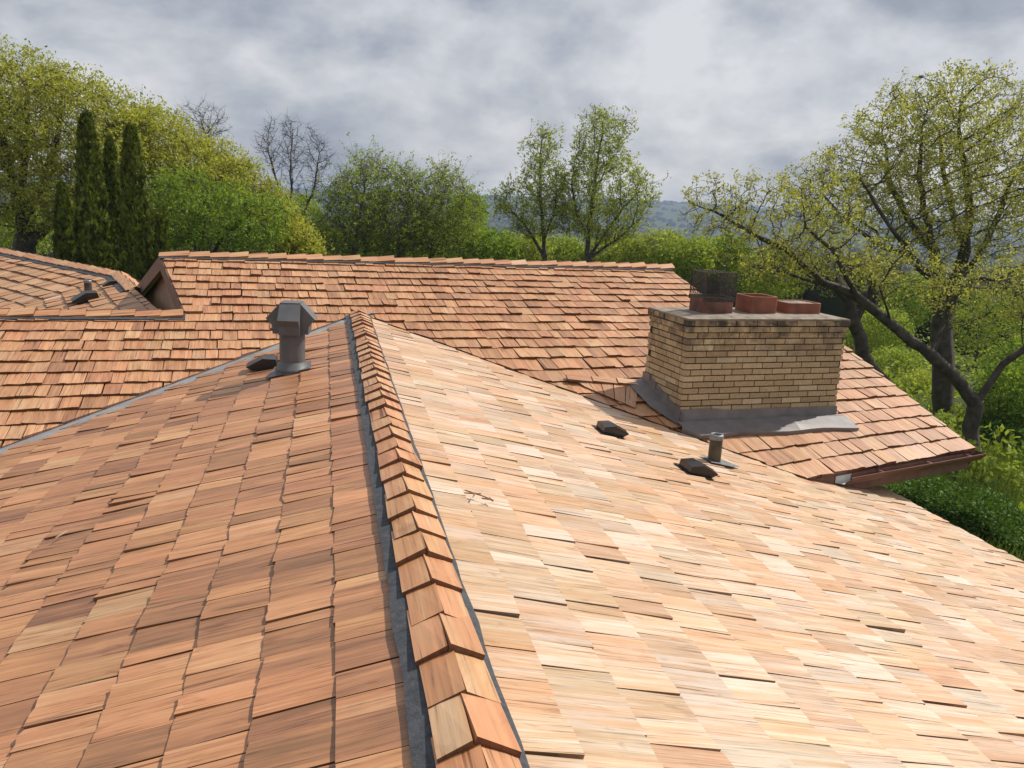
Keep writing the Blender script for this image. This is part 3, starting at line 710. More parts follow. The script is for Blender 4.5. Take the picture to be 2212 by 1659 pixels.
# ================================================================== roof fittings
def prism(fr, u, v, prof_u, width, nm, m, parent): pass
def box_vent(fr, u, v, yaw, label, s=1.0, group='low black roof vents'):
    """gabled slant vent: ridge runs along the slope, open mouth down the slope"""
    o = empty('roof_vent', fr.P(u, v, .03), label=label, cat='roof vent', group=group)
    dn = -fr.V; sd_ = fr.U; up_ = fr.Nn
    ca, sa = math.cos(yaw), math.sin(yaw); dn, sd_ = dn*ca+sd_*sa, sd_*ca-dn*sa
    B = fr.P(u, v, .03)
    def p(a, b, c): return B+(dn*a+sd_*b+up_*c)*s
    # side profile along the slope: square back, low peak, lip pointing downhill, undercut mouth
    pr_ = [(-.14, 0), (-.14, .062), (-.02, .098), (.155, .052), (.145, .04)]
    wd = .13; n = len(pr_); V = [p(a, -wd, c) for a, c in pr_]+[p(a, 0, c+.012*(c > .03)) for a, c in pr_]+[p(a, wd, c) for a, c in pr_]
    F = [(k*n+j, k*n+j+1, (k+1)*n+j+1, (k+1)*n+j) for k in (0, 1) for j in range(n-1)]
    ug = [p(.10, -wd*.97, .0), p(.10, wd*.97, .0)]; V += ug
    F += [(0, 1, 2, 3, 4, 3*n), (2*n, 3*n+1, 2*n+4, 2*n+3, 2*n+2, 2*n+1)]
    mobj('hood', V, F, MAT_BLACKV, o)
    mobj('mouth', [p(.13, -wd*.96, .042), p(.13, wd*.96, .042), p(.095, wd*.96, 0), p(.095, -wd*.96, 0)], [(0, 1, 2, 3)], MAT_DARK, o)
    mobj('base_plate', [p(-.18, -.18, -.004), p(-.18, .18, -.004), p(.11, .18, -.001), p(.11, -.18, -.001)], [(0, 1, 2, 3)], MAT_BLACKV, o)
    return o
u_, v_ = FNL.px(572, 797); box_vent(FNL, u_, v_, .0, 'low black roof vent tucked behind the grey hooded flue pipe', 1.0)
u_, v_ = FNR.px(1318, 940); box_vent(FNR, u_, v_, -.0, 'upper black roof vent on the pale slope, nearest the saddle by the chimney', .84)
u_, v_ = FNR.px(1503, 1026); box_vent(FNR, u_, v_, .0, 'lower black roof vent on the pale slope, beside the brown pipe', .88)
u_, v_ = F2.px(188, 652); box_vent(F2, u_, v_, .0, 'black roof vent at left with a short pipe rising behind it', 1.35)
u_, v_ = F2.px(240, 620); box_vent(F2, u_, v_, .0, 'small black roof vent close to the brown gable end', .85)
def pipe(P, r, h, label, m, lead=True, lean=(0, 0), tail=None):
    o = empty('vent_pipe', P, label=label, cat='vent pipe'); ax = nrm(np.array([lean[0], lean[1], 1.0]))
    mb = MB(); mb.tube(P-ax*.1, P+ax*h, r, r, 20, False); mb.build('pipe', m, o, smooth=True)
    mb = MB(); mb.prof(P+ax*h, [(r*1.04, -.035), (r*1.06, .0), (r*.98, .012), (r*.72, .012), (r*.68, -.02)], 20); mb.build('collar', MAT_LEAD, o, smooth=True)
    mb = MB(); mb.prof(P+ax*(h-.03), [(r*.72, .04), (0.001, .03)], 12); mb.build('opening', MAT_DARK, o)
    return o
u_, v_ = FNR.px(1540, 1003); P = FNR.P(u_, v_, .03)
po = pipe(P, .061, .255, 'brown vent pipe with lead collar in front of the chimney', MAT_PIPE)
mb = MB(); mb.add([FNR.P(u_-.12, v_+.09, .04), FNR.P(u_+.12, v_+.10, .04), FNR.P(u_+.13, v_-.10, .048), FNR.P(u_-.02, v_-.27, .046), FNR.P(u_-.11, v_-.15, .046)], [(0, 1, 2, 3, 4)]); mb.build('base_flashing', MAT_LEAD, po)
u_, v_ = F2.px(191, 634); P = F2.P(u_, v_, .0); pipe(P, .062, .22, 'short brown pipe standing behind the far left roof vent', MAT_PIPE)
# hooded flue pipe on the left slope
u_, v_ = FNL.px(633, 806); P = FNL.P(u_, v_, .02)
hf = empty('hooded_flue', P, label='tall grey metal flue pipe with four-sided storm hood on the left slope', cat='flue pipe')
mb = MB(); mb.tube(P-Z3*.15, P+Z3*.42, .118, .118, 28, False); mb.build('pipe', MAT_PAINTED, hf, smooth=True)
mb = MB(); mb.prof(P, [(.121, .10), (.150, .045), (.165, .03), (.165, .02), (.120, .012)], 28); mb.build('storm_collar', MAT_PAINTED, hf, smooth=True)
mb = MB(); mb.prof(P, [(.15, .03), (.19, -.12)], 24); mb.build('boot', MAT_PAINTED, hf, smooth=True)
mb = MB(); V = [FNL.P(u_+a, v_+b, .042) for a, b in ((-.15, .18), (.2, .18), (.2, -.18), (-.08, -.24), (-.15, -.24))]; mb.add(V+[q-FNL.Nn*.006 for q in V], [(0, 1, 2, 3, 4), (9, 8, 7, 6, 5)]+[(i, i+5, (i+1) % 5+5, (i+1) % 5) for i in range(5)]); mb.build('base_flashing', MAT_PAINTED, hf)
T0 = P+Z3*.665; ya = aN+R(8); ex = np.array([math.cos(ya), -math.sin(ya), 0]); ey = np.array([math.sin(ya), math.cos(ya), 0])
prof = [(.0, 0), (.088, 0), (.225, -.150), (.168, -.212), (.163, -.292), (0, -.292)]
for i, (a, b) in enumerate(((ex, ey), (ey, -ex), (-ex, -ey), (-ey, ex))):
    wd = .093+.0007*i; V = [T0+a*r_+Z3*(z_-.0004*i)+b*wd for r_, z_ in prof]+[T0+a*r_+Z3*(z_-.0004*i)-b*wd for r_, z_ in prof]
    n = len(prof); F = [tuple(range(n)), tuple(range(2*n-1, n-1, -1))]+[(j, n+j, n+j+1, j+1) for j in range(1, n-1)]+[(0, n, n+1, 1)]
    mobj('hood_panel', V, F, MAT_PAINTED, hf)
# slivers and a dry twig lying on the shakes
rr = np.random.default_rng(77)
for (px, py, fr, ln, yaw, lab) in ((140, 1172, FNL, .09, .5, 'pale wood sliver lying on the left slope near the picture edge'), (1020, 1085, FNR, .12, 1.2, 'dry brown twig lying right of the ridge caps'), (1055, 1098, FNR, .06, .2, 'small dry leaf scrap beside the brown twig'), (1430, 1224, FNR, .07, 1.4, 'grey splinter lying in the middle of the pale slope')):
    u_, v_ = fr.px(px, py); mb = MB()
    for q in range(3 if 'twig' in lab else 1):
        a = yaw+q*.8; d = fr.U*math.cos(a)+fr.V*math.sin(a); s_ = np.cross(d, fr.Nn); c_ = fr.P(u_, v_, .05)+d*q*.015
        V = [c_-d*ln*.5, c_+s_*.005, c_+d*ln*.5, c_-s_*.005]; V += [p+fr.Nn*.006 for p in V]; mb.add(V, BOXF, np.tile((.9 if 'pale' in lab else .1, .8, .3), (8, 1)), np.tile((1, 1, 1), (8, 1)))
    o = mb.build('twig' if 'twig' in lab else 'wood_sliver', MAT_CEDAR, None, tint=True); tag(o, lab, 'twig' if 'twig' in lab else 'wood scrap')

# ================================================================== land
def hgt(x, y):
    r_ = np.hypot(x*1.0, y-6); s = np.clip((r_-9)/16, 0, 1); s2 = np.clip((r_-26)/260, 0, 1)
    z = -5.1-1.15*s-0.02*np.clip(r_-9, 0, 30)-42*(s2*s2*(3-2*s2))
    far_ = np.clip((r_-1300)/1700, 0, 1); z = z+(40+14*np.sin(x/900.+1.2)+8*np.sin(x/330.))*far_*far_*(3-2*far_)
    return z+ZC
rad = np.concatenate([np.linspace(0, 60, 40), np.geomspace(64, 5200, 50)]); th = np.linspace(0, 2*math.pi, 181)[:-1]
Rg, Tg = np.meshgrid(rad, th, indexing='ij'); Xg = Rg*np.sin(Tg); Yg = 6+Rg*np.cos(Tg)
Zg = hgt(Xg, Yg)+np.where(Rg > 12, .25*np.sin(Xg*.9)*np.sin(Yg*.7), 0)*np.clip(Rg/40, 0, 1)+np.clip((Rg-300)/900, 0, 1)*rng.normal(0, 2.2, Rg.shape)
nr, nth = Rg.shape; idx = np.arange(nr*nth).reshape(nr, nth)
Fg = np.stack([idx[:-1, :], np.roll(idx, -1, 1)[:-1, :], np.roll(idx, -1, 1)[1:, :], idx[1:, :]], -1).reshape(-1, 4)
m, t, b = mat('ground_cover'); geo = N(t, 'ShaderNodeNewGeometry')
na = noise(t, geo.outputs['Position'], .35, 6, .65); nb = noise(t, geo.outputs['Position'], .012, 5, .6)
cg = mixc(t, ramp(t, nb, [(.4, (0, 0, 0)), (.6, (1, 1, 1))]), ramp(t, na, [(.3, (.030, .048, .012)), (.7, (.075, .105, .025))]), ramp(t, na, [(.3, (.04, .042, .02)), (.7, (.06, .075, .028))]))
L(t, cg, b.inputs['Base Color']); b.inputs['Roughness'].default_value = .95; b.inputs['Specular IOR Level'].default_value = .1
bump(t, b, na, .8, .3); MAT_GROUND = m
tag(mobj('ground', np.stack([Xg, Yg, Zg], -1).reshape(-1, 3), Fg, MAT_GROUND, None, (0, 0, 0), smooth=True), kind='structure')

# ------------------------------------------------------------------ trees
def grow(att, pos, par, D, kill, infl, iters, bias=(0, 0, .0), rs=None, jit=.22):
    pos = [np.asarray(p, float) for p in pos]; par = list(par); P = np.array(pos)
    d2 = np.full(len(att), 1e9); near = np.zeros(len(att), int); alive = np.ones(len(att), bool); bias = np.asarray(bias)
    def upd(i0, Pn):
        dm = ((att[:, None, :]-Pn[None])**2).sum(-1); j = dm.argmin(1); dj = dm[np.arange(len(att)), j]
        b = dj < d2; d2[b] = dj[b]; near[b] = j[b]+i0
    upd(0, P)
    for it in range(iters):
        alive &= d2 > kill*kill
        s = alive & (d2 < infl*infl)
        if not s.any():
            if it > 3: break
            s = alive
            if not s.any(): break
        ids = near[s]; dirs = att[s]-P[ids]; dirs /= np.linalg.norm(dirs, axis=1)[:, None]+1e-9
        un, inv = np.unique(ids, return_inverse=True); acc = np.zeros((len(un), 3)); np.add.at(acc, inv, dirs)
        acc /= np.linalg.norm(acc, axis=1)[:, None]+1e-9; acc += bias+rs.normal(0, jit, acc.shape); acc /= np.linalg.norm(acc, axis=1)[:, None]
        Pn = P[un]+acc*D; i0 = len(P); P = np.concatenate([P, Pn]); par += un.tolist(); upd(i0, Pn)
        if len(P) > 14000: break
    return P, np.array(par)
def radii(P, par, tip, ex=2.3, rmax=None):
    n = len(P); acc = np.zeros(n); nch = np.zeros(n, int)
    for i in range(n-1, 0, -1):
        if nch[i] == 0: acc[i] = tip**ex
        acc[par[i]] += acc[i]; nch[par[i]] += 1
    if nch[0] == 0: acc[0] = tip**ex
    r = acc**(1/ex); r[0] = max(r[0], 0)
    if rmax: r = tip+(rmax-tip)*np.clip((r-tip)/max(r.max()-tip, 1e-6), 0, 1)**1.3
    return r, nch
def tubes(P, par, r, ns=5):
    n = len(P); i = np.arange(1, n); p = par[1:]
    d = P[i]-P[p]; d /= np.linalg.norm(d, axis=1)[:, None]+1e-9
    nd = np.zeros((n, 3)); nd[1:] = d; nd[0] = d[0] if n > 1 else (0, 0, 1)
    def ring(c, dr, rad_):
        ref = np.where(np.abs(dr[:, :1]) > .85, [[0, 1., 0]], [[1., 0, 0]]); a = np.cross(dr, ref); a /= np.linalg.norm(a, axis=1)[:, None]+1e-9; b_ = np.cross(dr, a)
        th_ = np.arange(ns)*2*math.pi/ns
        return c[:, None]+rad_[:, None, None]*(np.cos(th_)[None, :, None]*a[:, None]+np.sin(th_)[None, :, None]*b_[:, None])
    rs_ = np.minimum(r[p], r[i]*1.35); big = r[i] > .8*r[p]; rs_[big] = r[p][big]
    V = np.concatenate([ring(P[p]-d*rs_[:, None]*.25, d, rs_), ring(P[i]+d*r[i][:, None]*.15, d, r[i])], 1).reshape(-1, 3)
    base = np.arange(n-1)*2*ns; k = np.arange(ns); k2 = (k+1) % ns
    F = np.stack([base[:, None]+k, base[:, None]+k2, base[:, None]+ns+k2, base[:, None]+ns+k], -1).reshape(-1, 4)
    return V, F
def leaves(C, size, rs, up=.3, aspect=.6, out=None):
    n = len(C); a = rs.normal(0, 1, (n, 3)); a /= np.linalg.norm(a, axis=1)[:, None]
    nv = rs.normal(0, 1, (n, 3)); nv[:, 2] += up*3
    if out is not None: nv += out
    b = np.cross(nv, a); b /= np.linalg.norm(b, axis=1)[:, None]+1e-9
    s = size*rs.uniform(.55, 1.35, n)[:, None]; w_ = s*aspect
    V = np.stack([C-a*s, C+b*w_*.8-a*s*.1, C+a*s, C-b*w_*.8-a*s*.1], 1).reshape(-1, 3)
    F = np.arange(n*4).reshape(-1, 4); T = np.repeat(np.stack([rs.uniform(0, 1, n)]*3, 1), 4, 0)
    return V, F, T
def sample_ells(ells, n, rs, Y, shell=.0):
    vols = np.array([e[2]*e[3]*e[4] for e in ells]); cnt = rs.multinomial(n, vols/vols.sum()); out_ = []
    for e, c in zip(ells, cnt):
        d = rs.normal(0, 1, (c, 3)); d /= np.linalg.norm(d, axis=1)[:, None]; q = rs.uniform(shell, 1, c)**(1/2.4)
        d *= q[:, None]; y = Y+e[5] if len(e) > 5 else Y
        ctr = atY(e[0], e[1], y); out_.append(ctr+d*np.array([e[2]/FPX*Y, e[4], e[3]/FPX*Y]))
    return np.concatenate(out_)
def tree(name, label, Y, trunk, ells, mleaf, mbark, seed, natt=900, D=.3, tip=.008, rmax=.3, nleaf=9000, lsize=.07, lspread=.22, group=None, bias=(0, 0, .05), ns=5, cat='tree', kill=1.15, jit=.22, per=7):
    """trunk: list of polylines of (px,py[,dy]) ; first starts at the ground"""
    rs = np.random.default_rng(seed); pos = []; par = []; lookup = {}
    for pl in trunk:
        prev = None
        for q in pl:
            y = Y+(q[2] if len(q) > 2 else 0.0); key = (q[0], q[1]); P = atY(q[0], q[1], y)
            if key in lookup: prev = lookup[key]; continue
            if prev is None:
                if not pos:
                    P = np.array([P[0], P[1], hgt(P[0], P[1])-.1]) if len(q) < 4 else P
                    pos.append(P); par.append(0); prev = 0; lookup[key] = 0; continue
                prev = 0
            st_ = pos[prev]; nseg = max(1, int(np.linalg.norm(P-st_)/(D*1.6)))
            for k in range(1, nseg+1):
                w_ = st_+(P-st_)*k/nseg+(rs.normal(0, D*.10, 3) if k < nseg else 0); pos.append(w_); par.append(prev); prev = len(pos)-1
            lookup[key] = prev
    nt_ = len(pos)
    att = sample_ells(ells, int(natt*2.2), rs, Y, .1); nleaf = int(nleaf*1.7); lsize *= .8
    P, par = grow(att, pos, par, D*.8, D*kill, 60*D, 180, bias, rs, jit)
    r, nch = radii(P, par, tip, 2.25, rmax)
    base = np.array([P[0][0], P[0][1], P[0][2]])
    o = empty(name, base, label=label, cat=cat, group=group)
    V, F = tubes(P, par, r, ns)
    thin = np.where((r < tip*2.2) & (np.arange(len(P)) > nt_))[0]
    if len(thin) == 0: thin = np.arange(nt_, len(P))
    c = rs.choice(thin, max(1, (nleaf if nleaf else natt*14)//per)); tuft = P[c]+rs.normal(0, lspread, (len(c), 3))*[1, 1, .8]+[0, 0, lspread*.35]
    p0, p1 = P[c], tuft; dv = p1-p0; wv = tip*.62
    sd2 = np.cross(dv, rs.normal(0, 1, dv.shape)); sd2 /= np.linalg.norm(sd2, axis=1)[:, None]+1e-9
    sd3 = np.cross(dv, sd2); sd3 /= np.linalg.norm(sd3, axis=1)[:, None]+1e-9
    for q_ in (sd2, sd3):
        Vt = np.stack([p0-q_*wv, p0+q_*wv, p1+q_*wv*.5, p1-q_*wv*.5], 1).reshape(-1, 3); F = np.concatenate([F, np.arange(len(Vt)).reshape(-1, 4)+len(V)]); V = np.concatenate([V, Vt])
    mobj('trunk', V, F, mbark, o, smooth=True)
    if nleaf:
        C = np.repeat(tuft, per, 0)+rs.normal(0, lsize*(.7+.075*per), (len(c)*per, 3))
        Vl, Fl, T = leaves(C, lsize, rs); mobj('crown', Vl, Fl, mleaf, o, None, T)
    return o
def bush(name, label, Y, ells, mleaf, seed, nleaf=5000, lsize=.08, group=None, cat='shrub', base=None, stems=6):
    rs = np.random.default_rng(seed); C = sample_ells(ells, nleaf//6, rs, Y, .35)
    C = np.repeat(C, 6, 0)+rs.normal(0, lsize*1.5, (len(C)*6, 3)); ctr = C.mean(0); z0 = hgt(ctr[0], ctr[1]) if base is None else base
    o = empty(name, (ctr[0], ctr[1], z0), label=label, cat=cat, group=group)
    V, F, T = leaves(C, lsize, rs); mobj('foliage', V, F, mleaf, o, None, T)
    mb = MB()
    for k in range(stems):
        tp = C[rs.integers(len(C))]; bt = np.array([ctr[0]+rs.normal(0, .25), ctr[1]+rs.normal(0, .25), z0-.1]); md = (tp+bt)/2+rs.normal(0, .15, 3)
        mb.tube(bt, md, .035, .022, 5, False); mb.tube(md, tp, .022, .007, 5, False)
    mb.build('stems', MAT_BARK, o); return o

# right-hand oaks
tree('oak_tree', 'tall oak with rounded yellow-green crown rising at the right edge', 27, [
    [(2042, 905), (2038, 800), (2034, 700), (2028, 620), (2018, 540), (1995, 460), (1985, 380), (1990, 310)],
    [(2034, 700), (2060, 620), (2085, 540), (2095, 450), (2085, 360), (2070, 270)],
    [(2060, 620), (2110, 560), (2150, 480, 1), (2180, 400, 1)],
    [(2028, 620), (1975, 560, -1), (1930, 500, -2), (1890, 440, -2), (1860, 390, -2)], [(1975, 560, -1), (1900, 530, -1), (1830, 480, -1), (1785, 430, -1)], [(2018, 540), (1960, 470, 1), (1920, 390, 1), (1915, 320, 1)],
    [(2085, 540), (2060, 470, 2), (2040, 380, 2.5), (2030, 290, 2)]],
    [(2060, 265, 130, 118, 3.0), (1955, 285, 105, 100, 2.8), (1875, 370, 105, 90, 2.6), (2090, 430, 160, 150, 3.4), (1960, 450, 115, 110, 3.0), (1780, 420, 85, 80, 2.2, -1), (2190, 370, 80, 150, 3.0, 1)],
    MAT_OAK, MAT_BARK, 1, natt=2700, D=.25, tip=.0072, rmax=.34, nleaf=25000, lsize=.062, lspread=.2, ns=6, bias=(0, 0, .15), jit=.15, per=12)
tree('oak_tree', 'crooked oak forking low beyond the gutter, limbs reaching left behind the chimney', 19.5, [
    [(2098, 1045), (2098, 950), (2108, 872), (2060, 812), (2010, 765), (1965, 735), (1925, 700), (1885, 668), (1850, 640), (1780, 612), (1700, 590, .5), (1620, 575, .5)],
    [(2108, 872), (2135, 832), (2168, 785), (2215, 752), (2290, 710)],
    [(2010, 765), (2040, 700, .5), (2062, 640, .5), (2110, 600, .5)],
    [(1925, 700), (1900, 620, -.5), (1930, 570, -.5), (1960, 540, -.5)],
    [(1850, 640), (1800, 540, -.7), (1740, 490, -.7)],
    [(1780, 612), (1700, 540), (1620, 500), (1540, 455)]],
    [(1700, 470, 150, 95, 1.6), (1560, 455, 105, 75, 1.2), (1800, 540, 110, 70, 1.5, -.4), (1960, 600, 100, 60, 1.3), (2110, 640, 110, 70, 1.4), (1640, 570, 110, 50, 1.2), (2220, 620, 90, 80, 1.4), (2300, 620, 130, 120, 2.0)],
    MAT_OAK, MAT_BARK, 2, natt=1500, D=.19, tip=.0062, rmax=.185, nleaf=12500, lsize=.048, lspread=.15, ns=6, jit=.15, per=12)
tree('oak_tree', 'dark leaning oak trunk half hidden behind the right end of the chimney', 24, [
    [(1985, 930), (1950, 875), (1900, 815), (1862, 760), (1845, 700), (1835, 650), (1800, 610), (1740, 585)], [(1845, 700), (1880, 640), (1890, 600)]],
    [(1720, 580, 110, 50, 1.5), (1880, 580, 80, 50, 1.3)], MAT_OAK, MAT_BARK, 3, natt=420, D=.24, tip=.008, rmax=.19, nleaf=2600, lsize=.055, ns=6)
# centre trees
tree('ash_tree', 'tall upright tree with fresh lime leaves standing behind the ridge, right of centre', 33, [
    [(1268, 640), (1268, 560), (1272, 480), (1285, 400), (1295, 320), (1302, 262)], [(1268, 560), (1310, 500), (1345, 450), (1375, 420)], [(1272, 520), (1245, 460), (1235, 400), (1240, 350)], [(1268, 560), (1330, 520), (1385, 470)]],
    [(1300, 315, 66, 72, 1.5), (1300, 415, 100, 85, 2.0), (1368, 430, 55, 60, 1.6), (1235, 440, 50, 80, 1.5), (1300, 490, 90, 50, 1.8)], MAT_LIME, MAT_BARKG, 4, natt=1500, D=.25, tip=.0085, rmax=.17, nleaf=9500, lsize=.066, lspread=.2, bias=(0, 0, .8), jit=.12, kill=1.4)
tree('ash_tree', 'slimmer lime-leaved tree just left of the tall upright one', 33.5, [
    [(1180, 640), (1178, 560), (1172, 470), (1166, 380), (1170, 310)], [(1178, 560), (1130, 480), (1090, 440)], [(1175, 520), (1200, 450), (1200, 400)]],
    [(1168, 345, 48, 60, 1.3), (1160, 425, 66, 62, 1.7), (1105, 440, 48, 50, 1.3), (1205, 430, 35, 55, 1.2), (1150, 490, 65, 40, 1.5)], MAT_LIME, MAT_BARKG, 5, natt=850, D=.25, tip=.008, rmax=.13, nleaf=5000, lsize=.066, lspread=.2, bias=(0, 0, .75), jit=.12, kill=1.4)
for i, (bx, el, lab) in enumerate(((760, [(800, 378, 50, 45, 1.5), (765, 450, 75, 75, 2.0), (740, 510, 80, 50, 2.0)], 'soft green tree with tallest crown in the middle group'),
                                   (860, [(870, 405, 50, 45, 1.5), (862, 475, 72, 70, 1.9), (850, 520, 80, 45, 1.9)], 'soft green tree in the middle of the central group'),
                                   (930, [(958, 400, 48, 42, 1.5), (965, 455, 78, 62, 2.0), (950, 515, 80, 45, 2.0)], 'soft green spreading tree at the right of the central group'))):
    tree('willow_tree', lab, 37+i, [[(bx, 640), (bx, 560), (bx+12, 490), (bx+26, 420)], [(bx, 560), (bx+45, 480), (bx+70, 440)], [(bx, 540), (bx-30, 470)]], el, MAT_WILLOW, MAT_BARKG, 10+i, natt=900, D=.3, tip=.009, rmax=.12, nleaf=9500, lsize=.062, lspread=.36, group='soft green trees behind the ridge', bias=(0, 0, .15))
tree('bare_tree', 'leafless grey tree rising behind the green trees left of centre', 41, [
    [(600, 640), (612, 560), (625, 480), (630, 400), (628, 330)], [(612, 560), (650, 480), (680, 400), (690, 330)], [(625, 480), (600, 400), (580, 330)], [(612, 560), (700, 470), (745, 400)]],
    [(620, 320, 70, 70, 1.8), (670, 370, 60, 80, 1.8), (720, 400, 40, 50, 1.2)], None, MAT_BARKG, 20, natt=1100, D=.27, tip=.0085, rmax=.13, nleaf=0, lspread=.22, bias=(0, 0, .75), jit=.1, kill=1.6)
tree('bare_tree', 'thin bare treetop showing above the yellow-green oaks', 43, [
    [(460, 640), (455, 480), (450, 350), (445, 290)]], [(440, 270, 55, 50, 1.8), (400, 300, 40, 40, 1.4)], None, MAT_BARKG, 21, natt=520, D=.28, tip=.0085, rmax=.11, nleaf=0, lspread=.22, bias=(0, 0, .75), jit=.1, kill=1.6)
# left oaks
tree('oak_tree', 'broad yellow-green oak filling the upper left corner', 33, [
    [(50, 640), (52, 540), (55, 470), (30, 400), (10, 330), (0, 250)], [(55, 470), (95, 400), (120, 320), (130, 240)], [(52, 540), (120, 470), (190, 380), (220, 300)], [(55, 470), (50, 380), (60, 280), (60, 200)]],
    [(40, 215, 95, 100, 3.2), (150, 270, 105, 115, 3.2), (250, 300, 75, 100, 3.0), (30, 380, 130, 120, 3.2), (170, 420, 110, 100, 3.0), (-60, 280, 90, 150, 3)], MAT_OAKL, MAT_BARK, 30, natt=2300, D=.33, tip=.010, rmax=.42, nleaf=42000, lsize=.075, lspread=.27, ns=6, per=13)
tree('oak_tree', 'yellow-green oak whose crown slopes down to the right behind the arborvitae', 36, [
    [(350, 640), (350, 540), (345, 460), (330, 370), (320, 300)], [(350, 540), (420, 470), (470, 400), (500, 350)], [(345, 460), (390, 380), (410, 330)], [(350, 540), (480, 500), (560, 440)]],
    [(330, 310, 75, 75, 2.6), (420, 365, 85, 75, 2.8), (500, 410, 75, 75, 2.6), (560, 445, 60, 65, 2.2), (360, 440, 110, 90, 2.6)], MAT_OAKL, MAT_BARK, 31, natt=1600, D=.34, tip=.0105, rmax=.34, nleaf=27000, lsize=.078, lspread=.28, per=13)
tree('oak_tree', 'low pale yellow-green tree just above the left part of the ridge', 30, [[(640, 650), (640, 580), (630, 520)], [(640, 580), (665, 530)]], [(625, 520, 55, 35, 1.5), (655, 540, 40, 28, 1.3), (600, 480, 45, 40, 1.4)], MAT_OAKL, MAT_BARK, 32, natt=380, D=.26, tip=.009, rmax=.12, nleaf=6500, lsize=.068)
tree('maple_tree', 'fresh bright green tree behind the gable, right of the arborvitae', 27, [[(430, 660), (430, 590), (420, 520), (400, 460)], [(430, 590), (480, 510), (540, 460)], [(430, 590), (440, 500), (450, 430)]],
    [(410, 440, 70, 70, 1.8), (480, 470, 85, 65, 2.0), (565, 470, 60, 50, 1.6), (420, 520, 90, 40, 1.8), (540, 520, 70, 35, 1.6)], MAT_GREEN, MAT_BARK, 33, natt=700, D=.3, tip=.008, rmax=.14, nleaf=8200, lsize=.07, lspread=.18, per=10)
# arborvitae
def arborvitae(label, px, ptop, wpx, Y, seed, n=9000):
    rs = np.random.default_rng(seed); tp = atY(px, ptop, Y); z0 = hgt(tp[0], tp[1]); H = tp[2]-z0; Rm = wpx/FPX*Y
    o = empty('arborvitae', (tp[0], tp[1], z0), label=label, cat='conifer', group='columnar arborvitae behind the left roof')
    f = rs.uniform(0, 1, n)**.9; th_ = rs.uniform(0, 2*math.pi, n); pr = np.clip(1-f, 0, 1)**.46*np.clip(f*4+.55, 0, 1)
    lump = 1+.13*np.sin(th_*3+f*17+seed)+.11*np.sin(th_*5-f*37+seed)+.08*rs.normal(0, 1, n)
    rad_ = Rm*pr*lump*rs.uniform(.72, 1.0, n)**.5
    C = np.stack([tp[0]+rad_*np.cos(th_), tp[1]+rad_*np.sin(th_), z0+f*H], 1)
    nv = np.stack([np.cos(th_), np.sin(th_), np.zeros(n)], 1); tang = np.stack([-np.sin(th_), np.cos(th_), np.zeros(n)], 1)
    a = Z3[None]*1.0+nv*.35+rs.normal(0, .35, (n, 3)); a /= np.linalg.norm(a, axis=1)[:, None]; b = np.cross(a, nv+tang*rs.normal(0, .7, n)[:, None]); b /= np.linalg.norm(b, axis=1)[:, None]
    s = .13*rs.uniform(.6, 1.3, n)[:, None]
    V = np.stack([C-a*s*.7, C+b*s*.5, C+a*s, C-b*s*.5], 1).reshape(-1, 3); T = np.repeat(rs.uniform(0, 1, (n, 1))*[1, 1, 1], 4, 0)
    mobj('foliage', V, np.arange(4*n).reshape(-1, 4), MAT_THUJA, o, None, T)
    mb = MB(); fz = np.linspace(0, 1, 16); mb.prof((tp[0], tp[1], z0), [(max(.01, Rm*.74*(1-q)**.46*min(1, q*4+.55)), q*H) for q in fz], 12); mb.build('inner_branches', MAT_THUJA, o)
    mb = MB(); mb.tube(np.array([tp[0], tp[1], z0-.2]), np.array([tp[0], tp[1], z0+H*.5]), .12, .05, 8); mb.build('trunk', MAT_BARK, o)
for i, (px, pt, wpx, Y, lab) in enumerate(((186, 246, 44, 24, 'tallest columnar arborvitae, left of the pair'), (282, 274, 40, 23.5, 'second tall columnar arborvitae, nearest the gable'), (236, 298, 30, 25.5, 'narrow arborvitae squeezed between the two tall ones'),
                                            (133, 398, 32, 25.5, 'short dark arborvitae at the left end of the row'), (347, 468, 26, 23.5, 'smallest arborvitae peeking over the gable end'))):
    arborvitae(lab, px, pt, wpx, Y, 50+i, 10000 if i < 2 else 6000)
# shrubs behind the ridge and on the slope at right
SH = [(700, 540, 60, 45, 44, MAT_WILLOW), (790, 545, 70, 50, 42, MAT_GREEN), (890, 540, 75, 55, 43, MAT_WILLOW), (985, 530, 70, 55, 45, MAT_WILLOW), (1060, 545, 65, 50, 40, MAT_GREEN),
      (1130, 550, 60, 42, 41, MAT_LIME), (1210, 555, 60, 45, 43, MAT_WILLOW), (1330, 550, 70, 42, 42, MAT_LIME), (1420, 545, 65, 45, 40, MAT_LIME), (1490, 560, 60, 45, 38, MAT_WILLOW), (1560, 560, 60, 50, 39, MAT_GREEN), (1660, 600, 80, 55, 40, MAT_WILLOW),
      (640, 480, 60, 60, 47, MAT_WILLOW), (30, 500, 90, 60, 40, MAT_WILLOW), (1010, 470, 45, 50, 50, MAT_GREEN)]
LAB = ['soft green shrub at the left end of the hedge line behind the ridge', 'fresh green shrub below the tallest soft green tree', 'olive shrub filling the foot of the central trees', 'tall olive shrub right of the central trees', 'fresh green shrub in the gap between the tree groups',
       'lime shrub at the foot of the slimmer lime-leaved tree', 'green shrub between the two lime-leaved trees', 'lime shrub right of the tall upright trunk', 'lime shrub near the right end of the ridge', 'soft green shrub just left of the wire mesh cage', 'green shrub seen just behind the wire mesh cage', 'green shrub behind the clay flues',
       'soft green shrub under the leafless tree', 'dim green shrub behind the far left roof', 'small rounded green tree in the gap right of the central group']
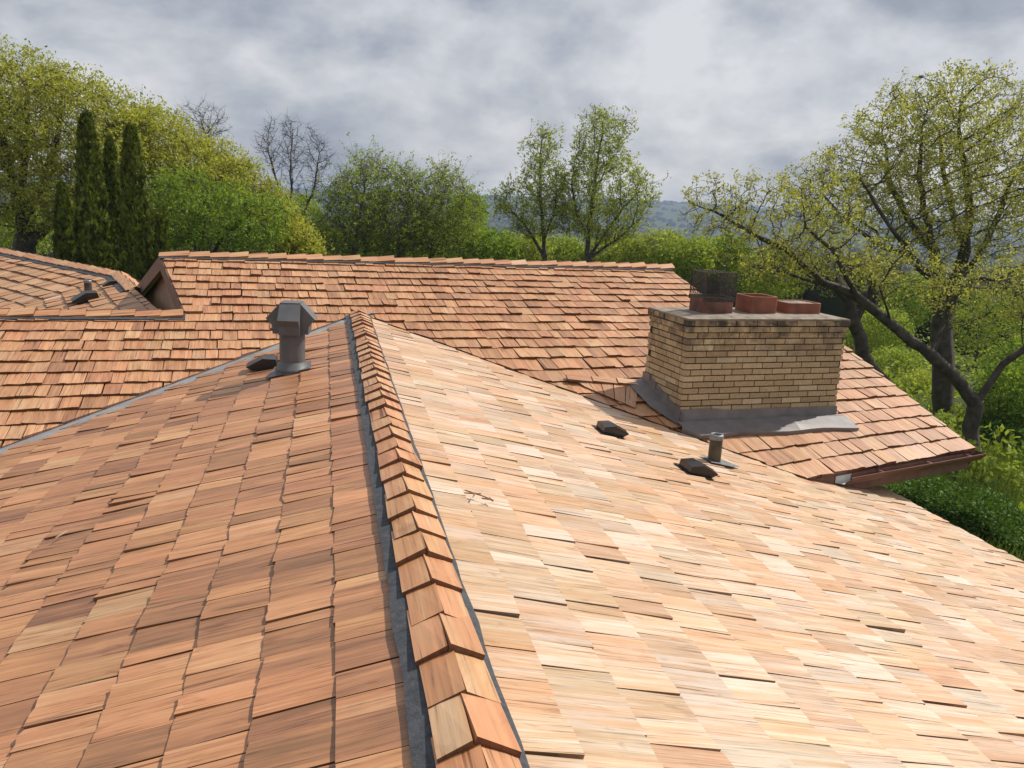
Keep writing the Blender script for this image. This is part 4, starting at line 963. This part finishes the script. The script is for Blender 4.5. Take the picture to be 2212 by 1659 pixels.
for i, ((px, py, rx, ry, Y, m_), lb) in enumerate(zip(SH, LAB)):
    bush('shrub', lb, Y, [(px, py, rx, ry, 1.6), (px+rx*.4, py-ry*.4, rx*.5, ry*.6, 1.2), (px-rx*.45, py+ry*.1, rx*.5, ry*.7, 1.2)], m_, 60+i, 5200, .085, 'shrubs beyond the roof ridge')
SR = [(1900, 720, 70, 60, 40, MAT_WILLOW, 'soft green thicket right of the chimney, behind the leaning trunk'), (1980, 650, 80, 60, 46, MAT_GREEN, 'green thicket behind the trunk of the tall oak'), (2130, 690, 90, 70, 44, MAT_WILLOW, 'soft green thicket at the right edge below the oak crown'),
      (2185, 860, 60, 80, 24, MAT_GREEN, 'fresh green bush right of the crooked oak trunk'), (2000, 850, 60, 50, 33, MAT_LIME, 'lime brush between the two oak trunks'), (1930, 800, 60, 50, 36, MAT_WILLOW, 'pale brush above the right roof edge'), (2200, 800, 60, 70, 28, MAT_GREEN, 'bright green bush at the right edge of the slope'), (2160, 945, 45, 30, 23, MAT_HEDGE, 'low dark bush at the foot of the crooked oak')]
for i, (px, py, rx, ry, Y, m_, lb) in enumerate(SR):
    bush('shrub', lb, Y, [(px, py, rx, ry, 1.6), (px-rx*.4, py+ry*.3, rx*.6, ry*.6, 1.3), (px+rx*.35, py-ry*.2, rx*.6, ry*.7, 1.3)], m_, 90+i, 6500, .07, 'brush on the slope at the right')
# clipped hedge close to the house at lower right
rs = np.random.default_rng(5); n = 46000
hA, hB = atZ(1930, 1078, ZC-4.75), atZ(2212, 1158, ZC-4.75); hB = hB+(hB-hA)*.5; hd = nrm((hB-hA)*[1, 1, 0]); hn = np.array([hd[1], -hd[0], 0]); hn = hn if hn[0] < 0 else -hn
Lh = np.linalg.norm((hB-hA)[:2]); x = rs.uniform(-.5, Lh+2, n); y = rs.uniform(-.1, 1.3, n); z = rs.uniform(0, 1.35, n); q = rs.random(n)
y = np.where(q < .5, rs.normal(0, .06, n), y); z = np.where(q >= .5, 1.35+rs.normal(0, .07, n), z)+.12*np.sin(x*2.3)+.08*np.sin(x*5.1+1); y = y+.1*np.sin(x*1.7)
C = hA+np.outer(x, hd)-np.outer(y, hn); C[:, 2] = ZC-6.1+z*1.0
o = empty('hedge', hA*[1, 1, 0]+Z3*(ZC-6.1), label='clipped dark green hedge beyond the eave at lower right', cat='hedge')
V, F, T = leaves(C, .036, rs, .2); mobj('foliage', V, F, MAT_HEDGE, o, None, T)
mb = MB(); mb.box(hA*[1, 1, 0], hd, -hn, Z3, (-.4, Lh+1.9), (.14, 1.2), (ZC-6.4, ZC-4.92)); mb.build('inner_branches', MAT_THUJA, o)
# grass on the slope at right
n = 60000; ang = rs.uniform(R(14), R(50), n); rr_ = rs.uniform(12, 32, n); gx = rr_*np.sin(ang); gy = rr_*np.cos(ang); gz = hgt(gx, gy)
hh = rs.uniform(.15, .45, n); dx = rs.normal(0, .5, (n, 2))*hh[:, None]*.6; wv = rs.normal(0, 1, (n, 2)); wv = wv/np.linalg.norm(wv, axis=1)[:, None]*.018
V = np.stack([np.stack([gx-wv[:, 0], gy-wv[:, 1], gz], 1), np.stack([gx+wv[:, 0], gy+wv[:, 1], gz], 1), np.stack([gx+dx[:, 0], gy+dx[:, 1], gz+hh], 1)], 1).reshape(-1, 3)
tag(mobj('grass', V, np.arange(3*n).reshape(-1, 3), MAT_GRASS, None, (0, 0, 0), np.repeat(rs.uniform(0, 1, (n, 1))*[1, 1, 1], 3, 0)), 'rough green grass on the slope below the oaks', 'grass', kind='stuff')
n = 52000; ang = rs.uniform(R(10), R(50), n); rr_ = 15*np.exp(rs.uniform(0, 1, n)*math.log(80/15.)); gx = rr_*np.sin(ang); gy = rr_*np.cos(ang)
cl_ = np.sin(gx*.9+1.3*np.sin(gy*.6))*np.sin(gy*.8+1.1*np.sin(gx*.5)); C = np.stack([gx, gy, hgt(gx, gy)+rs.uniform(0, 1, n)*np.clip(.35+.9*cl_, .08, 1.3)*np.clip(rr_/28, .5, 1.6)], 1)
V, F, T = leaves(C, .10, rs, .3); tag(mobj('undergrowth', V, F, MAT_WILLOW, None, (0, 0, 0), T), 'leafy undergrowth on the slope behind the oaks', 'undergrowth', kind='stuff')
# far woods: many rough crowns on the valley side, one mass
rs = np.random.default_rng(8); n = 9000; ang = rs.uniform(R(-42), R(45), n); dist = 62*np.exp(rs.uniform(0, 1, n)*math.log(3600/62.)); wx = dist*np.sin(ang); wy = dist*np.cos(ang); wz = hgt(wx, wy)
sz = rs.uniform(1.8, 3.6, n)*np.clip(dist/300, 1, 12)**.6; hs = np.minimum(sz*1.1, 6)
th_ = np.linspace(0, 2*math.pi, 9)[:-1]; lat = np.array([-.75, -.1, .45, .85]); V0 = []
for a in lat:
    for t_ in th_: V0.append((math.cos(t_+a)*math.sqrt(1-a*a), math.sin(t_+a)*math.sqrt(1-a*a), a))
V0.append((0, 0, .96)); V0 = np.array(V0); F0 = [(r_*8+i, r_*8+(i+1) % 8, (r_+1)*8+(i+1) % 8, (r_+1)*8+i) for r_ in range(3) for i in range(8)]+[(24+i, 24+(i+1) % 8, 32, 32) for i in range(8)]
F0 = np.array([f for f in F0]); Vw = V0[None]*np.stack([sz, sz, hs], 1)[:, None]*(1+rs.normal(0, .11, (n, len(V0), 1)))+np.stack([wx, wy, wz+hs*.55], 1)[:, None]
quads = F0[:24]; tris = F0[24:, :3]
Fq = (quads[None]+np.arange(n)[:, None, None]*len(V0)).reshape(-1, 4); Ft = (tris[None]+np.arange(n)[:, None, None]*len(V0)).reshape(-1, 3)
Fall = np.concatenate([Fq[:, [0, 1, 2]], Fq[:, [0, 2, 3]], Ft])
MAT_WOODS = leaf_mat('distant_woods', (0.020, 0.026, 0.016), (0.034, 0.043, 0.021), .05, .09)
tag(mobj('woods', Vw.reshape(-1, 3), Fall, MAT_WOODS, None, (0, 0, 0), np.repeat(rs.uniform(0, 1, (n, 1))*[1, 1, 1], len(V0), 0)), 'distant spring woods covering the valley to the horizon', 'woods', kind='stuff')
# haze
mb = MB(); mb.box(np.zeros(3), X3, Y3, Z3, (-5600, 5600), (-5600, 5600), (ZC-75, ZC+14)); hz = mb.build('haze', MAT_DARK); tag(hz, kind='stuff')
m = bpy.data.materials.new('haze_air'); m.use_nodes = True; t = m.node_tree; t.nodes.clear(); oo = N(t, 'ShaderNodeOutputMaterial'); pv = N(t, 'ShaderNodeVolumePrincipled')
pv.inputs['Color'].default_value = (.55, .68, .90, 1); pv.inputs['Density'].default_value = .0003; pv.inputs['Anisotropy'].default_value = .1
L(t, pv.outputs[0], oo.inputs['Volume']); hz.data.materials.clear(); hz.data.materials.append(m)
